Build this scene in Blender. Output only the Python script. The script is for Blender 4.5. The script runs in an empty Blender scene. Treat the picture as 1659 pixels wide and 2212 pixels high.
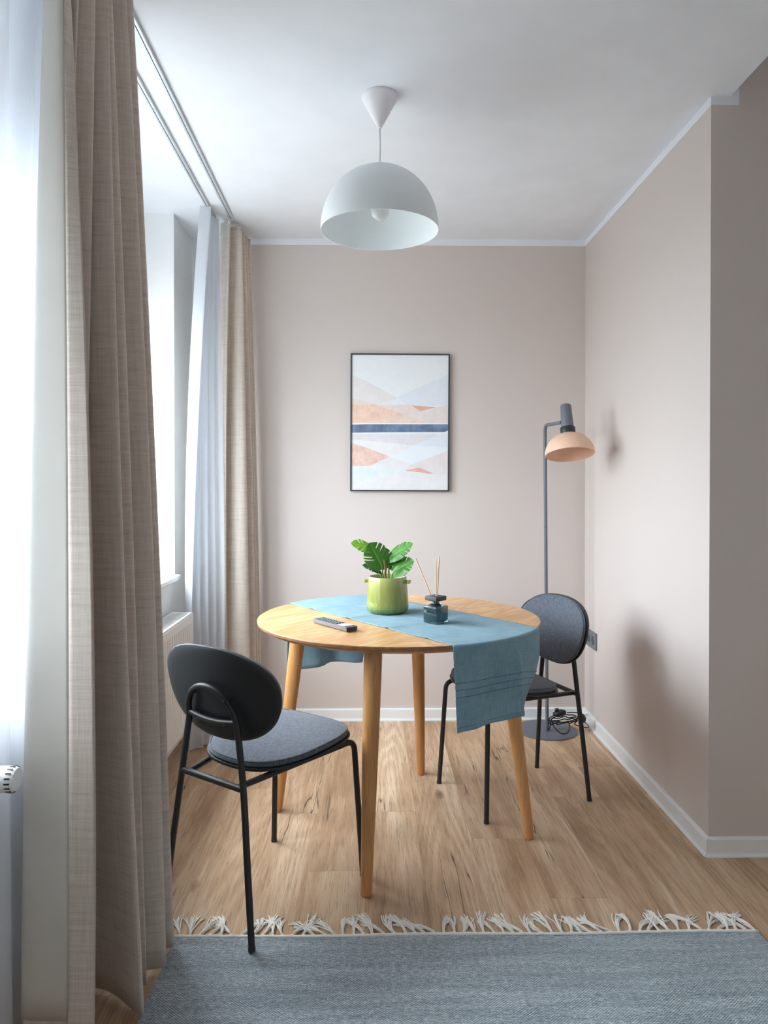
import bpy, bmesh, math, random
from mathutils import Vector, Matrix
random.seed(7)
PI = math.pi
scene = bpy.context.scene
COL = scene.collection

# ------------------------------------------------------------------ camera
cam_data = bpy.data.cameras.new('camera')
cam = bpy.data.objects.new('camera', cam_data)
COL.objects.link(cam)
cam_data.sensor_fit = 'VERTICAL'
cam_data.sensor_height = 36.0
cam_data.lens = 36.0 * 1560.0 / 2212.0
cam_data.shift_y = -0.0204
cam_data.clip_start = 0.02
cam.location = (0, 0, 1.22)
cam.rotation_euler = (math.radians(89.5), 0, math.radians(-0.97))
scene.camera = cam

# ------------------------------------------------------------------ daylight
world = bpy.data.worlds.new('overcast_sky')
scene.world = world
world.use_nodes = True
bg = world.node_tree.nodes['Background']
bg.inputs['Strength'].default_value = 13.5
_nt = world.node_tree                       # overcast sky above, duller street below
_tc = _nt.nodes.new('ShaderNodeTexCoord'); _sx = _nt.nodes.new('ShaderNodeSeparateXYZ'); _rp = _nt.nodes.new('ShaderNodeValToRGB')
_nt.links.new(_tc.outputs['Generated'], _sx.inputs[0])
_mr = _nt.nodes.new('ShaderNodeMapRange'); _mr.inputs[1].default_value = -1.0; _mr.inputs[2].default_value = 1.0
_nt.links.new(_sx.outputs[2], _mr.inputs[0]); _nt.links.new(_mr.outputs[0], _rp.inputs[0])
_cr = _rp.color_ramp
for _p, _c in ((0.44, (0.16, 0.165, 0.165)), (0.52, (0.46, 0.50, 0.53)), (0.70, (0.79, 0.86, 0.95)), (1.0, (0.93, 0.99, 1.03))):
    _e = _cr.elements.new(_p); _e.color = (*_c, 1)
_cr.elements.remove(_cr.elements[0]); _cr.elements.remove(_cr.elements[-1])
_nt.links.new(_rp.outputs[0], bg.inputs['Color'])

def portal(name, y0, y1, z0, z1, x):
    l = bpy.data.lights.new(name, 'AREA')
    l.shape = 'RECTANGLE'; l.size = z1 - z0; l.size_y = y1 - y0
    l.cycles.is_portal = True
    o = bpy.data.objects.new(name, l); COL.objects.link(o)
    o.location = (x, (y0 + y1) / 2, (z0 + z1) / 2)
    o.rotation_euler = (0, math.radians(-90), 0)      # shines towards +x
portal('window_portal', 1.20, 3.40, 0.82, 2.15, -1.28)
portal('fill_window_portal', -2.2, -1.3, 0.82, 2.3, -1.28)  # portal of the unseen window added for fill light

vs = scene.view_settings
vs.view_transform = 'Standard'; vs.look = 'None'; vs.gamma = 1.0
vs.use_curve_mapping = False
vs.exposure = 0.95
cy = scene.cycles
cy.max_bounces = 14; cy.diffuse_bounces = 7; cy.glossy_bounces = 4
cy.transmission_bounces = 8; cy.transparent_max_bounces = 12
cy.caustics_reflective = False; cy.caustics_refractive = False
cy.sample_clamp_indirect = 6.0
cy.use_denoising = True

# ------------------------------------------------------------------ helpers
def s2l(c):
    return tuple((v / 255 / 12.92) if v / 255 <= 0.04045 else ((v / 255 + 0.055) / 1.055) ** 2.4 for v in c)

class NT:
    """small node-graph writer"""
    def __init__(self, name):
        self.m = bpy.data.materials.new(name); self.m.use_nodes = True
        self.t = self.m.node_tree; self.t.nodes.clear()
        self.out = self.t.nodes.new('ShaderNodeOutputMaterial')
    def n(self, typ, ins=None, **props):
        nd = self.t.nodes.new(typ)
        for k, v in props.items(): setattr(nd, k, v)
        for k, v in (ins or {}).items(): self.set(nd.inputs[k], v)
        return nd
    def set(self, sock, v):
        if hasattr(v, 'links') or isinstance(v, bpy.types.NodeSocket): self.t.links.new(v, sock)
        elif isinstance(v, (tuple, list)):
            if len(v) == 3 and sock.type == 'RGBA': v = (*v, 1)
            sock.default_value = v
        else: sock.default_value = v
    def math(self, op, a, b=0.0, c=0.0):
        nd = self.n('ShaderNodeMath', operation=op)
        self.set(nd.inputs[0], a); self.set(nd.inputs[1], b)
        if op in ('MULTIPLY_ADD', 'SMOOTH_MIN'): self.set(nd.inputs[2], c)
        return nd.outputs[0]
    def mix(self, f, a, b, mode='MIX'):
        nd = self.n('ShaderNodeMix', data_type='RGBA', blend_type=mode)
        self.set(nd.inputs[0], f); self.set(nd.inputs[6], a); self.set(nd.inputs[7], b)
        return nd.outputs[2]
    def ramp(self, f, stops):
        nd = self.n('ShaderNodeValToRGB'); cr = nd.color_ramp
        while len(cr.elements) < len(stops): cr.elements.new(0.5)
        for e, (p, c) in zip(cr.elements, stops):
            e.position = p; e.color = (*c, 1) if len(c) == 3 else c
        self.set(nd.inputs[0], f); return nd.outputs[0]
    def step(self, f, a, b):
        nd = self.n('ShaderNodeMapRange', interpolation_type='SMOOTHSTEP')
        self.set(nd.inputs[0], f); nd.inputs[1].default_value = a; nd.inputs[2].default_value = b
        return nd.outputs[0]
    def noise(self, vec, scale=5.0, detail=3.0, rough=0.5, dist=0.0, out='Fac'):
        nd = self.n('ShaderNodeTexNoise', {'Scale': scale, 'Detail': detail, 'Roughness': rough, 'Distortion': dist})
        if vec is not None: self.set(nd.inputs['Vector'], vec)
        return nd.outputs[out]
    def coord(self, which='Object', scale=(1, 1, 1), rot=(0, 0, 0), loc=(0, 0, 0)):
        tc = self.n('ShaderNodeTexCoord')
        mp = self.n('ShaderNodeMapping')
        mp.inputs['Scale'].default_value = scale; mp.inputs['Rotation'].default_value = rot
        mp.inputs['Location'].default_value = loc
        self.t.links.new(tc.outputs[which], mp.inputs['Vector'])
        return mp.outputs[0]
    def bump(self, h, strength=0.2, dist=0.002):
        return self.n('ShaderNodeBump', {'Height': h, 'Strength': strength, 'Distance': dist}).outputs[0]
    def bsdf(self, color, rough=0.5, normal=None, **kw):
        nd = self.n('ShaderNodeBsdfPrincipled', {'Base Color': color, 'Roughness': rough})
        for k, v in kw.items(): self.set(nd.inputs[k], v)
        if normal is not None: self.set(nd.inputs['Normal'], normal)
        self.t.links.new(nd.outputs[0], self.out.inputs[0])
        return nd

def simple(name, rgb, rough=0.5, metal=0.0, bump=None, srgb=True, **kw):
    m = NT(name)
    c = s2l(rgb) if srgb else rgb
    v = m.coord()
    var = m.noise(v, 6.0, 2.0)
    col = m.mix(var, tuple(x * 0.95 for x in c), tuple(min(1, x * 1.05) for x in c))
    nrm = None
    if bump:
        nrm = m.bump(m.noise(v, bump[0], 3.0), bump[1], bump[2])
    m.bsdf(col, rough, nrm, Metallic=metal, **{k.replace('_', ' '): x for k, x in kw.items()})
    return m.m

def mesh_obj(name, bm, mat, parent=None, smooth=False, angle=None, keep=False):
    me = bpy.data.meshes.new(name)
    if not keep: bmesh.ops.recalc_face_normals(bm, faces=bm.faces)
    bm.to_mesh(me); bm.free()
    for m in (mat if isinstance(mat, (list, tuple)) else [mat]): me.materials.append(m)
    if smooth:
        me.polygons.foreach_set('use_smooth', [True] * len(me.polygons))
        if angle is not None:
            me.set_sharp_from_angle(angle=math.radians(angle))
    o = bpy.data.objects.new(name, me); COL.objects.link(o)
    if parent: o.parent = parent
    return o

def tag(o, label, cat, group=None):
    o['label'] = label; o['category'] = cat
    if group: o['group'] = group
    return o

def thing(name, label, cat, loc=(0, 0, 0), rotz=0.0, group=None):
    o = bpy.data.objects.new(name, None); COL.objects.link(o)
    o.empty_display_size = 0.1
    o.location = loc; o.rotation_euler = (0, 0, rotz)
    return tag(o, label, cat, group)

def struct(name, bm, mat, parent=None, smooth=False, angle=None):
    o = mesh_obj(name, bm, mat, parent, smooth, angle)
    if not parent: o['kind'] = 'structure'
    return o

def copy_tree(o, parent=None):
    c = o.copy(); COL.objects.link(c)
    if parent: c.parent = parent
    for ch in list(o.children): copy_tree(ch, c)
    return c

def box(bm, x0, x1, y0, y1, z0, z1, bevel=0.0, seg=2):
    vs_ = [bm.verts.new((x, y, z)) for x in (x0, x1) for y in (y0, y1) for z in (z0, z1)]
    f = [(0, 1, 3, 2), (4, 6, 7, 5), (0, 4, 5, 1), (2, 3, 7, 6), (0, 2, 6, 4), (1, 5, 7, 3)]
    fs = [bm.faces.new([vs_[i] for i in q]) for q in f]
    if bevel > 0:
        es = list({e for q in fs for e in q.edges})
        bmesh.ops.bevel(bm, geom=es, offset=bevel, segments=seg, affect='EDGES', profile=0.5)
    return bm

def lathe(bm, prof, n=64, c=(0, 0, 0), mat=None, cap0=False, cap1=False):
    """profile of (r, z) turned round the z axis; mat is an optional Matrix"""
    rings = []
    for r, z in prof:
        ring = []
        if r < 1e-6:
            p = Vector((0, 0, z)); p = (mat @ p) if mat else p
            ring = [bm.verts.new(p + Vector(c))]
        else:
            for i in range(n):
                a = 2 * PI * i / n
                p = Vector((r * math.cos(a), r * math.sin(a), z)); p = (mat @ p) if mat else p
                ring.append(bm.verts.new(p + Vector(c)))
        rings.append(ring)
    for a, b in zip(rings, rings[1:]):
        for i in range(n):
            j = (i + 1) % n
            if len(a) == 1 and len(b) == 1: continue
            if len(a) == 1: bm.faces.new((a[0], b[i], b[j]))
            elif len(b) == 1: bm.faces.new((a[i], b[0], a[j]))
            else: bm.faces.new((a[i], b[i], b[j], a[j]))
    if cap0 and len(rings[0]) > 1: bm.faces.new(rings[0][::-1])
    if cap1 and len(rings[-1]) > 1: bm.faces.new(rings[-1])
    return bm

def catmull(pts, n=8, closed=False):
    P = [Vector(p) for p in pts]; out = []
    m = len(P)
    for i in range(m if closed else m - 1):
        p0 = P[(i - 1) % m] if closed else P[max(i - 1, 0)]
        p1 = P[i]; p2 = P[(i + 1) % m]
        p3 = P[(i + 2) % m] if closed else P[min(i + 2, m - 1)]
        for k in range(n):
            t = k / n
            out.append(0.5 * ((2 * p1) + (p2 - p0) * t + (2 * p0 - 5 * p1 + 4 * p2 - p3) * t * t + (3 * p1 - p0 - 3 * p2 + p3) * t ** 3))
    if not closed: out.append(P[-1])
    return out

def tube(bm, pts, r, n=12, caps=True, closed=False):
    P = [Vector(p) for p in pts]
    R = r if isinstance(r, (list, tuple)) else [r] * len(P)
    tang = []
    for i in range(len(P)):
        if closed: d = P[(i + 1) % len(P)] - P[i - 1]
        else: d = P[min(i + 1, len(P) - 1)] - P[max(i - 1, 0)]
        tang.append(d.normalized())
    up = Vector((0, 0, 1)) if abs(tang[0].z) < 0.9 else Vector((1, 0, 0))
    u = (up - tang[0] * up.dot(tang[0])).normalized()
    rings = []
    for p, t, rr in zip(P, tang, R):
        u = (u - t * u.dot(t)).normalized(); v = t.cross(u)
        rings.append([bm.verts.new(p + (u * math.cos(2 * PI * k / n) + v * math.sin(2 * PI * k / n)) * rr) for k in range(n)])
    prs = list(zip(rings, rings[1:])) + ([(rings[-1], rings[0])] if closed else [])
    for a, b in prs:
        for i in range(n):
            j = (i + 1) % n
            bm.faces.new((a[i], a[j], b[j], b[i]))
    if caps and not closed:
        bm.faces.new(rings[0][::-1]); bm.faces.new(rings[-1])
    return bm

def bend(pts, rad, n=6):
    """polyline with its inner corners rounded"""
    P = [Vector(p) for p in pts]; out = [P[0]]
    for a, b, c in zip(P, P[1:], P[2:]):
        d1 = (a - b).normalized(); d2 = (c - b).normalized()
        q0 = b + d1 * rad; q2 = b + d2 * rad
        for k in range(n + 1):
            t = k / n
            out.append(q0 * (1 - t) ** 2 + b * 2 * t * (1 - t) + q2 * t * t)
    out.append(P[-1]); return out

def grid_faces(bm, V, uvs=None):
    uvl = bm.loops.layers.uv.verify() if uvs else None
    for i in range(len(V) - 1):
        for j in range(len(V[0]) - 1):
            q = [(i, j), (i + 1, j), (i + 1, j + 1), (i, j + 1)]
            f = bm.faces.new([V[a][b] for a, b in q])
            if uvs:
                for lp, (a, b) in zip(f.loops, q): lp[uvl].uv = uvs[a][b]

# ------------------------------------------------------------------ materials of the setting
def wall_mat():
    m = NT('taupe_wall_paint')
    v = m.coord()
    c = s2l((212, 201, 195))
    col = m.mix(m.noise(v, 1.2, 3.0), tuple(x * 0.985 for x in c), tuple(x * 1.015 for x in c))
    h = m.noise(v, 420.0, 2.0, 0.6)
    m.bsdf(col, 0.75, m.bump(h, 0.25, 0.0012)); return m.m
WALL = wall_mat()
WHITE_WALL = simple('white_wall_paint', (236, 236, 236), 0.7, bump=(380.0, 0.15, 0.001))
CEIL = simple('white_ceiling_paint', (234, 237, 242), 0.8, bump=(300.0, 0.1, 0.001))
TRIM = simple('white_trim_lacquer', (236, 239, 240), 0.38)
PVC = simple('white_window_plastic', (240, 242, 244), 0.3)

def floor_mat():
    m = NT('oak_plank_floor')
    tc = m.n('ShaderNodeTexCoord'); sep = m.n('ShaderNodeSeparateXYZ'); m.set(sep.inputs[0], tc.outputs['Object'])
    x, y = sep.outputs[0], sep.outputs[1]
    pw, pl = 0.182, 1.22
    xr = m.math('DIVIDE', m.math('ADD', x, 10.03), pw)
    row = m.math('FLOOR', xr)
    wn = m.n('ShaderNodeTexWhiteNoise', noise_dimensions='1D'); m.set(wn.inputs['W'], row)
    ys = m.math('DIVIDE', m.math('ADD', m.math('ADD', y, 20.0), m.math('MULTIPLY', wn.outputs[0], pl)), pl)
    pid = m.math('FLOOR', ys)
    w2 = m.n('ShaderNodeTexWhiteNoise', noise_dimensions='2D')
    cv = m.n('ShaderNodeCombineXYZ', {0: row, 1: pid}); m.set(w2.inputs['Vector'], cv.outputs[0])
    hue = w2.outputs['Value']
    fx = m.math('FRACT', xr); fy = m.math('FRACT', ys)
    ex = m.math('MULTIPLY', m.math('MINIMUM', fx, m.math('SUBTRACT', 1.0, fx)), pw)
    ey = m.math('MULTIPLY', m.math('MINIMUM', fy, m.math('SUBTRACT', 1.0, fy)), pl)
    seam = m.math('MINIMUM', m.step(ex, 0.0003, 0.0014), m.step(ey, 0.0003, 0.0014))
    # wood space: each plank shows its own piece of the tree
    off = m.n('ShaderNodeVectorMath', {0: w2.outputs['Color'], 1: (37.0, 53.0, 19.0)}, operation='MULTIPLY')
    pos = m.n('ShaderNodeVectorMath', {0: tc.outputs['Object'], 1: off.outputs[0]}, operation='ADD')
    def stretched(sx, sy):
        return m.n('ShaderNodeVectorMath', {0: pos.outputs[0], 1: (sx, sy, 1.0)}, operation='MULTIPLY').outputs[0]
    swirl = m.noise(stretched(4.2, 0.42), 1.0, 2.0, 0.45, 0.25)
    rings = m.math('SINE', m.math('MULTIPLY', swirl, 120.0))
    rings = m.step(rings, -0.75, 1.0)
    grain = m.noise(stretched(120.0, 4.0), 1.0, 4.0, 0.6)
    tone = m.noise(stretched(9.0, 1.1), 1.0, 3.0, 0.55)
    base = m.ramp(tone, [(0.32, s2l((178, 148, 118))), (0.5, s2l((212, 184, 154))), (0.68, s2l((234, 213, 187)))])
    pc = m.mix(hue, s2l((222, 204, 186)), s2l((255, 245, 232)))
    base = m.mix(0.55, base, m.mix(1.0, base, pc, 'MULTIPLY'))
    base = m.mix(m.math('MULTIPLY', m.math('SUBTRACT', 1.0, rings), 0.26), base, s2l((148, 112, 80)))
    base = m.mix(m.math('MULTIPLY', m.step(grain, 0.52, 0.74), 0.34), base, s2l((132, 98, 70)))
    base = m.mix(m.math('MULTIPLY', m.step(grain, 0.46, 0.25), 0.30), base, s2l((232, 211, 186)))
    fine = m.noise(stretched(330.0, 11.0), 1.0, 3.0, 0.6)
    base = m.mix(m.math('MULTIPLY', m.step(fine, 0.52, 0.66), 0.50), base, s2l((132, 100, 74)))
    # cracks along the grain and a few knots
    cr = m.noise(stretched(12.0, 0.5), 1.0, 3.0, 0.6, 0.12)
    crm = m.math('ABSOLUTE', m.math('SUBTRACT', cr, 0.5))
    sel = m.step(m.noise(stretched(8.0, 2.0), 1.0, 2.0), 0.55, 0.63)
    crack = m.math('MULTIPLY', m.math('SUBTRACT', 1.0, m.step(crm, 0.0, 0.010)), sel)
    base = m.mix(m.math('MULTIPLY', crack, 0.92), base, s2l((62, 46, 36)))
    vo = m.n('ShaderNodeTexVoronoi', {'Scale': 1.0, 'Randomness': 1.0}); m.set(vo.inputs['Vector'], stretched(6.0, 2.4))
    wob = m.math('ADD', vo.outputs['Distance'], m.math('MULTIPLY', m.math('SUBTRACT', m.noise(stretched(60, 30), 1.0, 2.0), 0.5), 0.1))
    knot = m.math('SUBTRACT', 1.0, m.step(wob, 0.03, 0.15))
    base = m.mix(m.math('MULTIPLY', knot, 0.75), base, s2l((98, 68, 46)))
    base = m.mix(m.math('MULTIPLY', m.math('SUBTRACT', 1.0, seam), 0.28), base, s2l((104, 76, 54)))
    hgt = m.math('ADD', m.math('MULTIPLY', seam, 0.6), m.math('MULTIPLY', grain, 0.35))
    hgt = m.math('SUBTRACT', hgt, m.math('MULTIPLY', crack, 0.4))
    rough = m.math('ADD', 0.40, m.math('MULTIPLY', grain, 0.2))
    m.bsdf(base, rough, m.bump(hgt, 0.35, 0.0012)); return m.m
FLOOR = floor_mat()

# ------------------------------------------------------------------ room shell (metres; camera stands at x=0, y=0)
XL, XLO = -0.925, -1.30       # window wall, room face and outer face
XR, YB, YR, ZC = 1.108, 3.735, 2.35, 2.487
XF, YN, ZH = 2.7, -2.6, 2.78  # rest of the room to the right and behind

bm = bmesh.new(); box(bm, XLO, XF + .15, YN - .15, YB + .15, -0.08, 0.0); struct('floor', bm, FLOOR)
bm = bmesh.new(); box(bm, XLO, 1.17, YN - .15, YB + .15, ZC, ZH + .06)
box(bm, 1.17, XF + .15, YN - .15, YR, ZH, ZH + .06); struct('ceiling', bm, CEIL)
bm = bmesh.new(); box(bm, XL, XR + .005, YB, YB + .15, 0, ZC); struct('wall_back', bm, WALL)
bm = bmesh.new(); box(bm, XR, XF + .15, YR, YB, 0, ZH); struct('wall_right', bm, WALL, angle=30)
bm = bmesh.new(); box(bm, XF, XF + .15, YN, YR, 0, ZH); struct('unseen_bounce_wall_right', bm, WHITE_WALL)  # unseen wall, brought near and painted white to bounce light
bm = bmesh.new(); box(bm, XLO, XF + .15, YN - .15, YN, 0, ZH); struct('unseen_bounce_wall_behind', bm, WHITE_WALL)  # unseen wall, kept white so it bounces light back
W1 = (1.20, 3.402); W_FILL = (-2.2, -1.3); ZS = 0.80
bm = bmesh.new()
box(bm, XLO, XL, YN, W_FILL[0], 0, ZC); box(bm, XLO, XL, W_FILL[1], W1[0], 0, ZC); box(bm, XLO, XL, W1[1], YB + .15, 0, ZC)
for w in (W1, W_FILL):
    box(bm, XLO, XL, w[0], w[1], 0, ZS - .025)
struct('wall_left', bm, WHITE_WALL)

bm = bmesh.new()      # painted band below the ceiling
box(bm, XL, XR - .001, YB - .0015, YB, 2.455, ZC); struct('trim_1', bm, CEIL)
bm = bmesh.new(); box(bm, XR - .0015, XR, YR - .0015, YB - .0015, 2.458, ZC); struct('trim_2', bm, CEIL)
bm = bmesh.new(); box(bm, XR, 1.2, YR - .0015, YR, 2.460, ZH); struct('trim_3', bm, CEIL)

bm = bmesh.new(); box(bm, XL, -.70, YB - .0012, YB, 0.062, 2.455); struct('trim_4', bm, WHITE_WALL)

def skirting(name, p, q, inward):
    """profiled skirting board from p to q; inward points into the room"""
    bm = bmesh.new()
    prof = [(0, 0), (0.018, 0), (0.0175, 0.004), (0.0135, 0.011), (0.0125, 0.016), (0.0125, 0.056), (0.0105, 0.060), (0.002, 0.062), (0, 0.062)]
    ring = []
    for e in (p, q):
        ring.append([bm.verts.new((e[0] + inward[0] * a, e[1] + inward[1] * a, z)) for a, z in prof])
    n = len(prof)
    for i in range(n): bm.faces.new((ring[0][i], ring[0][(i + 1) % n], ring[1][(i + 1) % n], ring[1][i]))
    bm.faces.new(ring[0][::-1]); bm.faces.new(ring[1])
    return struct(name, bm, TRIM)
skirting('baseboard_back', (XL, YB), (XR, YB), (0, -1))
skirting('baseboard_right', (XR, YB), (XR, YR - .012), (-1, 0))
skirting('baseboard_front', (XR - .012, YR), (XF, YR), (0, -1))

# windows: frame, sash, glass and a roller-blind box above
def glass_mat():
    m = NT('window_glass')
    tr = m.n('ShaderNodeBsdfTransparent', {'Color': (0.96, 0.98, 0.98, 1)})
    gl = m.n('ShaderNodeBsdfGlossy', {'Roughness': 0.02})
    mx = m.n('ShaderNodeMixShader', {0: 0.06, 1: tr.outputs[0], 2: gl.outputs[0]})
    m.t.links.new(mx.outputs[0], m.out.inputs[0]); return m.m
GLASS = glass_mat()
def window(name, y0, y1, z0, z1, head):
    o = bpy.data.objects.new(name, None); COL.objects.link(o); o['kind'] = 'structure'
    o.location = (-1.2, (y0 + y1) / 2, z0)
    def put(nm, bm, mt):
        bm.transform(Matrix.Translation(-Vector(o.location))); ch = mesh_obj(nm, bm, mt, o); return ch
    bm = bmesh.new()
    box(bm, -1.235, -1.165, y0, y0 + .06, z0, z1); box(bm, -1.235, -1.165, y1 - .06, y1, z0, z1)
    box(bm, -1.235, -1.165, y0 + .06, y1 - .06, z0, z0 + .06); box(bm, -1.235, -1.165, y0 + .06, y1 - .06, z1 - .06, z1)
    ym = (y0 + y1) / 2
    box(bm, -1.235, -1.15, ym - .05, ym + .05, z0 + .06, z1 - .06)
    put('window_frame', bm, PVC)
    for a, b in ((y0 + .06, ym - .05), (ym + .05, y1 - .06)):
        bm = bmesh.new()
        box(bm, -1.225, -1.150, a, a + .05, z0 + .06, z1 - .06); box(bm, -1.225, -1.150, b - .05, b, z0 + .06, z1 - .06)
        box(bm, -1.225, -1.150, a + .05, b - .05, z0 + .06, z0 + .11); box(bm, -1.225, -1.150, a + .05, b - .05, z1 - .11, z1 - .06)
        put('sash', bm, PVC)
        bm = bmesh.new(); box(bm, -1.205, -1.200, a + .05, b - .05, z0 + .11, z1 - .11); put('pane', bm, GLASS)
    bm = bmesh.new(); box(bm, -1.30, -1.135, y0, y1, z1, head, .004); put('blind_box', bm, PVC)
    bm = bmesh.new(); box(bm, -1.235, -0.895, y0, y1, z0 - .025, z0, .006, 3); put('window_sill', bm, TRIM)
window('window_1', W1[0], W1[1], ZS, 2.15, ZC)
window('fill_window', W_FILL[0], W_FILL[1], ZS, 2.30, ZC)  # unseen window, added behind the camera to fill the room with light

# ------------------------------------------------------------------ curtains
def linen(name, dark, mid, light, rough=0.9, translucent=0.0):
    m = NT(name)
    uv = m.coord('UV')
    def st(a, b): return m.n('ShaderNodeVectorMath', {0: uv, 1: (a, b, 1.0)}, operation='MULTIPLY').outputs[0]
    weft = m.noise(st(12.0, 620.0), 1.0, 3.0, 0.7)
    warp = m.noise(st(560.0, 9.0), 1.0, 3.0, 0.7)
    big = m.noise(st(6.0, 90.0), 1.0, 2.0, 0.6)
    bigw = m.noise(st(90.0, 3.0), 1.0, 2.0, 0.6)
    t = m.math('ADD', m.math('MULTIPLY', weft, 0.38), m.math('MULTIPLY', warp, 0.30))
    t = m.math('ADD', t, m.math('ADD', m.math('MULTIPLY', big, 0.2), m.math('MULTIPLY', bigw, 0.12)))
    col = m.ramp(t, [(0.36, s2l(dark)), (0.5, s2l(mid)), (0.64, s2l(light))])
    nrm = m.bump(m.math('ADD', weft, warp), 0.25, 0.001)
    b = m.bsdf(col, rough, nrm, **{'Sheen Weight': 0.15})
    if translucent:
        tl = m.n('ShaderNodeBsdfTranslucent', {'Color': col})
        mx = m.n('ShaderNodeMixShader', {0: translucent, 1: b.outputs[0], 2: tl.outputs[0]})
        m.t.links.new(mx.outputs[0], m.out.inputs[0])
    return m.m
CURTAIN = linen('taupe_curtain_linen', (184, 170, 158), (214, 201, 190), (228, 218, 209), 0.9, 0.04)
LINING = simple('pale_curtain_lining', (208, 204, 196), 0.8, bump=(900.0, 0.15, 0.0008))
def sheer_mat():
    m = NT('white_sheer_voile')
    uv = m.coord('UV')
    v = m.n('ShaderNodeVectorMath', {0: uv, 1: (900.0, 14.0, 1.0)}, operation='MULTIPLY').outputs[0]
    th = m.noise(v, 1.0, 2.0, 0.6)
    df = m.n('ShaderNodeBsdfDiffuse', {'Color': (0.84, 0.86, 0.90, 1)})
    tl = m.n('ShaderNodeBsdfTranslucent', {'Color': (0.60, 0.64, 0.71, 1)})
    tr = m.n('ShaderNodeBsdfTransparent', {'Color': (1, 1, 1, 1)})
    a = m.n('ShaderNodeMixShader', {0: 0.43, 1: df.outputs[0], 2: tl.outputs[0]})
    b = m.n('ShaderNodeMixShader', {0: m.math('MULTIPLY_ADD', th, 0.10, 0.01), 1: a.outputs[0], 2: tr.outputs[0]})
    m.t.links.new(b.outputs[0], m.out.inputs[0]); return m.m
SHEER = sheer_mat()

class Sheet:
    """hanging cloth: plan profiles at several heights, splined into a surface"""
    def __init__(self, levels, sub=9, rows=44):
        self.z = [l[0] for l in levels]
        prof = [catmull([(x, y, 0) for x, y in l[1]], sub) for l in levels]
        self.n = len(prof[0]); self.rows = rows
        self.P = []
        zt, zb = self.z[0], self.z[-1]
        for i in range(rows + 1):
            z = zt + (zb - zt) * i / rows
            row = []
            for j in range(self.n):
                row.append(self.interp(z, [p[j] for p in prof]))
            self.P.append((z, row))
        mid = self.P[rows // 2][1]
        self.arc = [0.0]
        for a, b in zip(mid, mid[1:]): self.arc.append(self.arc[-1] + (b - a).length)
    def interp(self, z, pts):
        # Lagrange through the given levels keeps the fall of the cloth smooth
        out = Vector((0, 0, 0))
        for i, zi in enumerate(self.z):
            w = 1.0
            for k, zk in enumerate(self.z):
                if k != i: w *= (z - zk) / (zi - zk)
            out += pts[i] * w
        return out
    def surface(self, off=0.0, a0=0.0, a1=1e9, z0=None, z1=None, bm=None):
        bm = bm or bmesh.new()
        js = [j for j in range(self.n) if a0 <= self.arc[j] <= a1]
        V = []; U = []
        for z, row in self.P:
            if (z0 is not None and z < z0) or (z1 is not None and z > z1): continue
            vr = []; ur = []
            for j in js:
                d = row[min(j + 1, self.n - 1)] - row[max(j - 1, 0)]
                nv = Vector((d.y, -d.x, 0)).normalized()
                p = row[j] + nv * off
                vr.append(bm.verts.new((p.x, p.y, z))); ur.append((self.arc[j], z))
            V.append(vr); U.append(ur)
        grid_faces(bm, V, U)
        return bm

# near curtain, drawn back beside the camera's left; its free edge turns and shows the lining
near_levels = [
    (2.462, [(-.655, 1.548), (-.645, 1.512), (-.674, 1.530), (-.665, 1.560), (-.615, 1.556), (-.650, 1.585), (-.690, 1.605), (-.615, 1.628), (-.655, 1.655), (-.690, 1.672),
             (-.612, 1.698), (-.675, 1.712), (-.620, 1.735), (-.690, 1.770), (-.690, 1.792), (-.613, 1.820), (-.670, 1.838), (-.612, 1.865), (-.640, 1.900), (-.67, 1.925)]),
    (1.20, [(-.598, 1.548), (-.66, 1.552), (-.728, 1.565), (-.735, 1.600), (-.690, 1.612), (-.700, 1.632), (-.715, 1.650), (-.655, 1.668), (-.690, 1.690), (-.685, 1.690),
            (-.574, 1.660), (-.622, 1.715), (-.572, 1.728), (-.640, 1.770), (-.640, 1.790), (-.552, 1.808), (-.600, 1.850), (-.556, 1.872), (-.585, 1.92), (-.62, 1.95)]),
    (0.012, [(-.598, 1.556), (-.67, 1.556), (-.750, 1.563), (-.757, 1.595), (-.72, 1.612), (-.722, 1.640), (-.725, 1.665), (-.705, 1.705), (-.668, 1.735), (-.610, 1.712),
             (-.520, 1.640), (-.560, 1.735), (-.545, 1.745), (-.600, 1.770), (-.590, 1.792), (-.517, 1.812), (-.570, 1.868), (-.520, 1.892), (-.56, 1.95), (-.60, 1.975)]),
]
def curtain(name, label, levels, hem_w, back, loc):
    s = Sheet(levels)
    t = thing(name, label, 'curtain', loc)
    sh = Matrix.Translation(-Vector(loc))
    bm = s.surface(0.0); bm.transform(sh); f = mesh_obj('curtain_fabric', bm, CURTAIN, t, True)
    md = f.modifiers.new('thickness', 'SOLIDIFY'); md.thickness = 0.0016; md.offset = 0
    bm = s.surface(back * 0.0035, hem_w, 1e9, 0.05); bm.transform(sh); l = mesh_obj('lining', bm, LINING, t, True)
    md = l.modifiers.new('thickness', 'SOLIDIFY'); md.thickness = 0.001; md.offset = 0
    l['label'] = 'pale off-white lining'
    bm = s.surface(back * 0.0050, 0.0, hem_w + 0.004); bm.transform(sh); h = mesh_obj('side_hem', bm, CURTAIN, t, True)
    md = h.modifiers.new('thickness', 'SOLIDIFY'); md.thickness = 0.0016; md.offset = 0
    bm = s.surface(back * 0.0062, 0.0, 1e9, 2.38, 2.47); bm.transform(sh); h = mesh_obj('heading_tape', bm, LINING, t, True)
    return t
curtain('curtain', 'long taupe linen-weave curtain at the left, nearest the viewer, pale lining showing', near_levels, 0.042, -1, (-.62, 1.75, 0.012))

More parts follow.
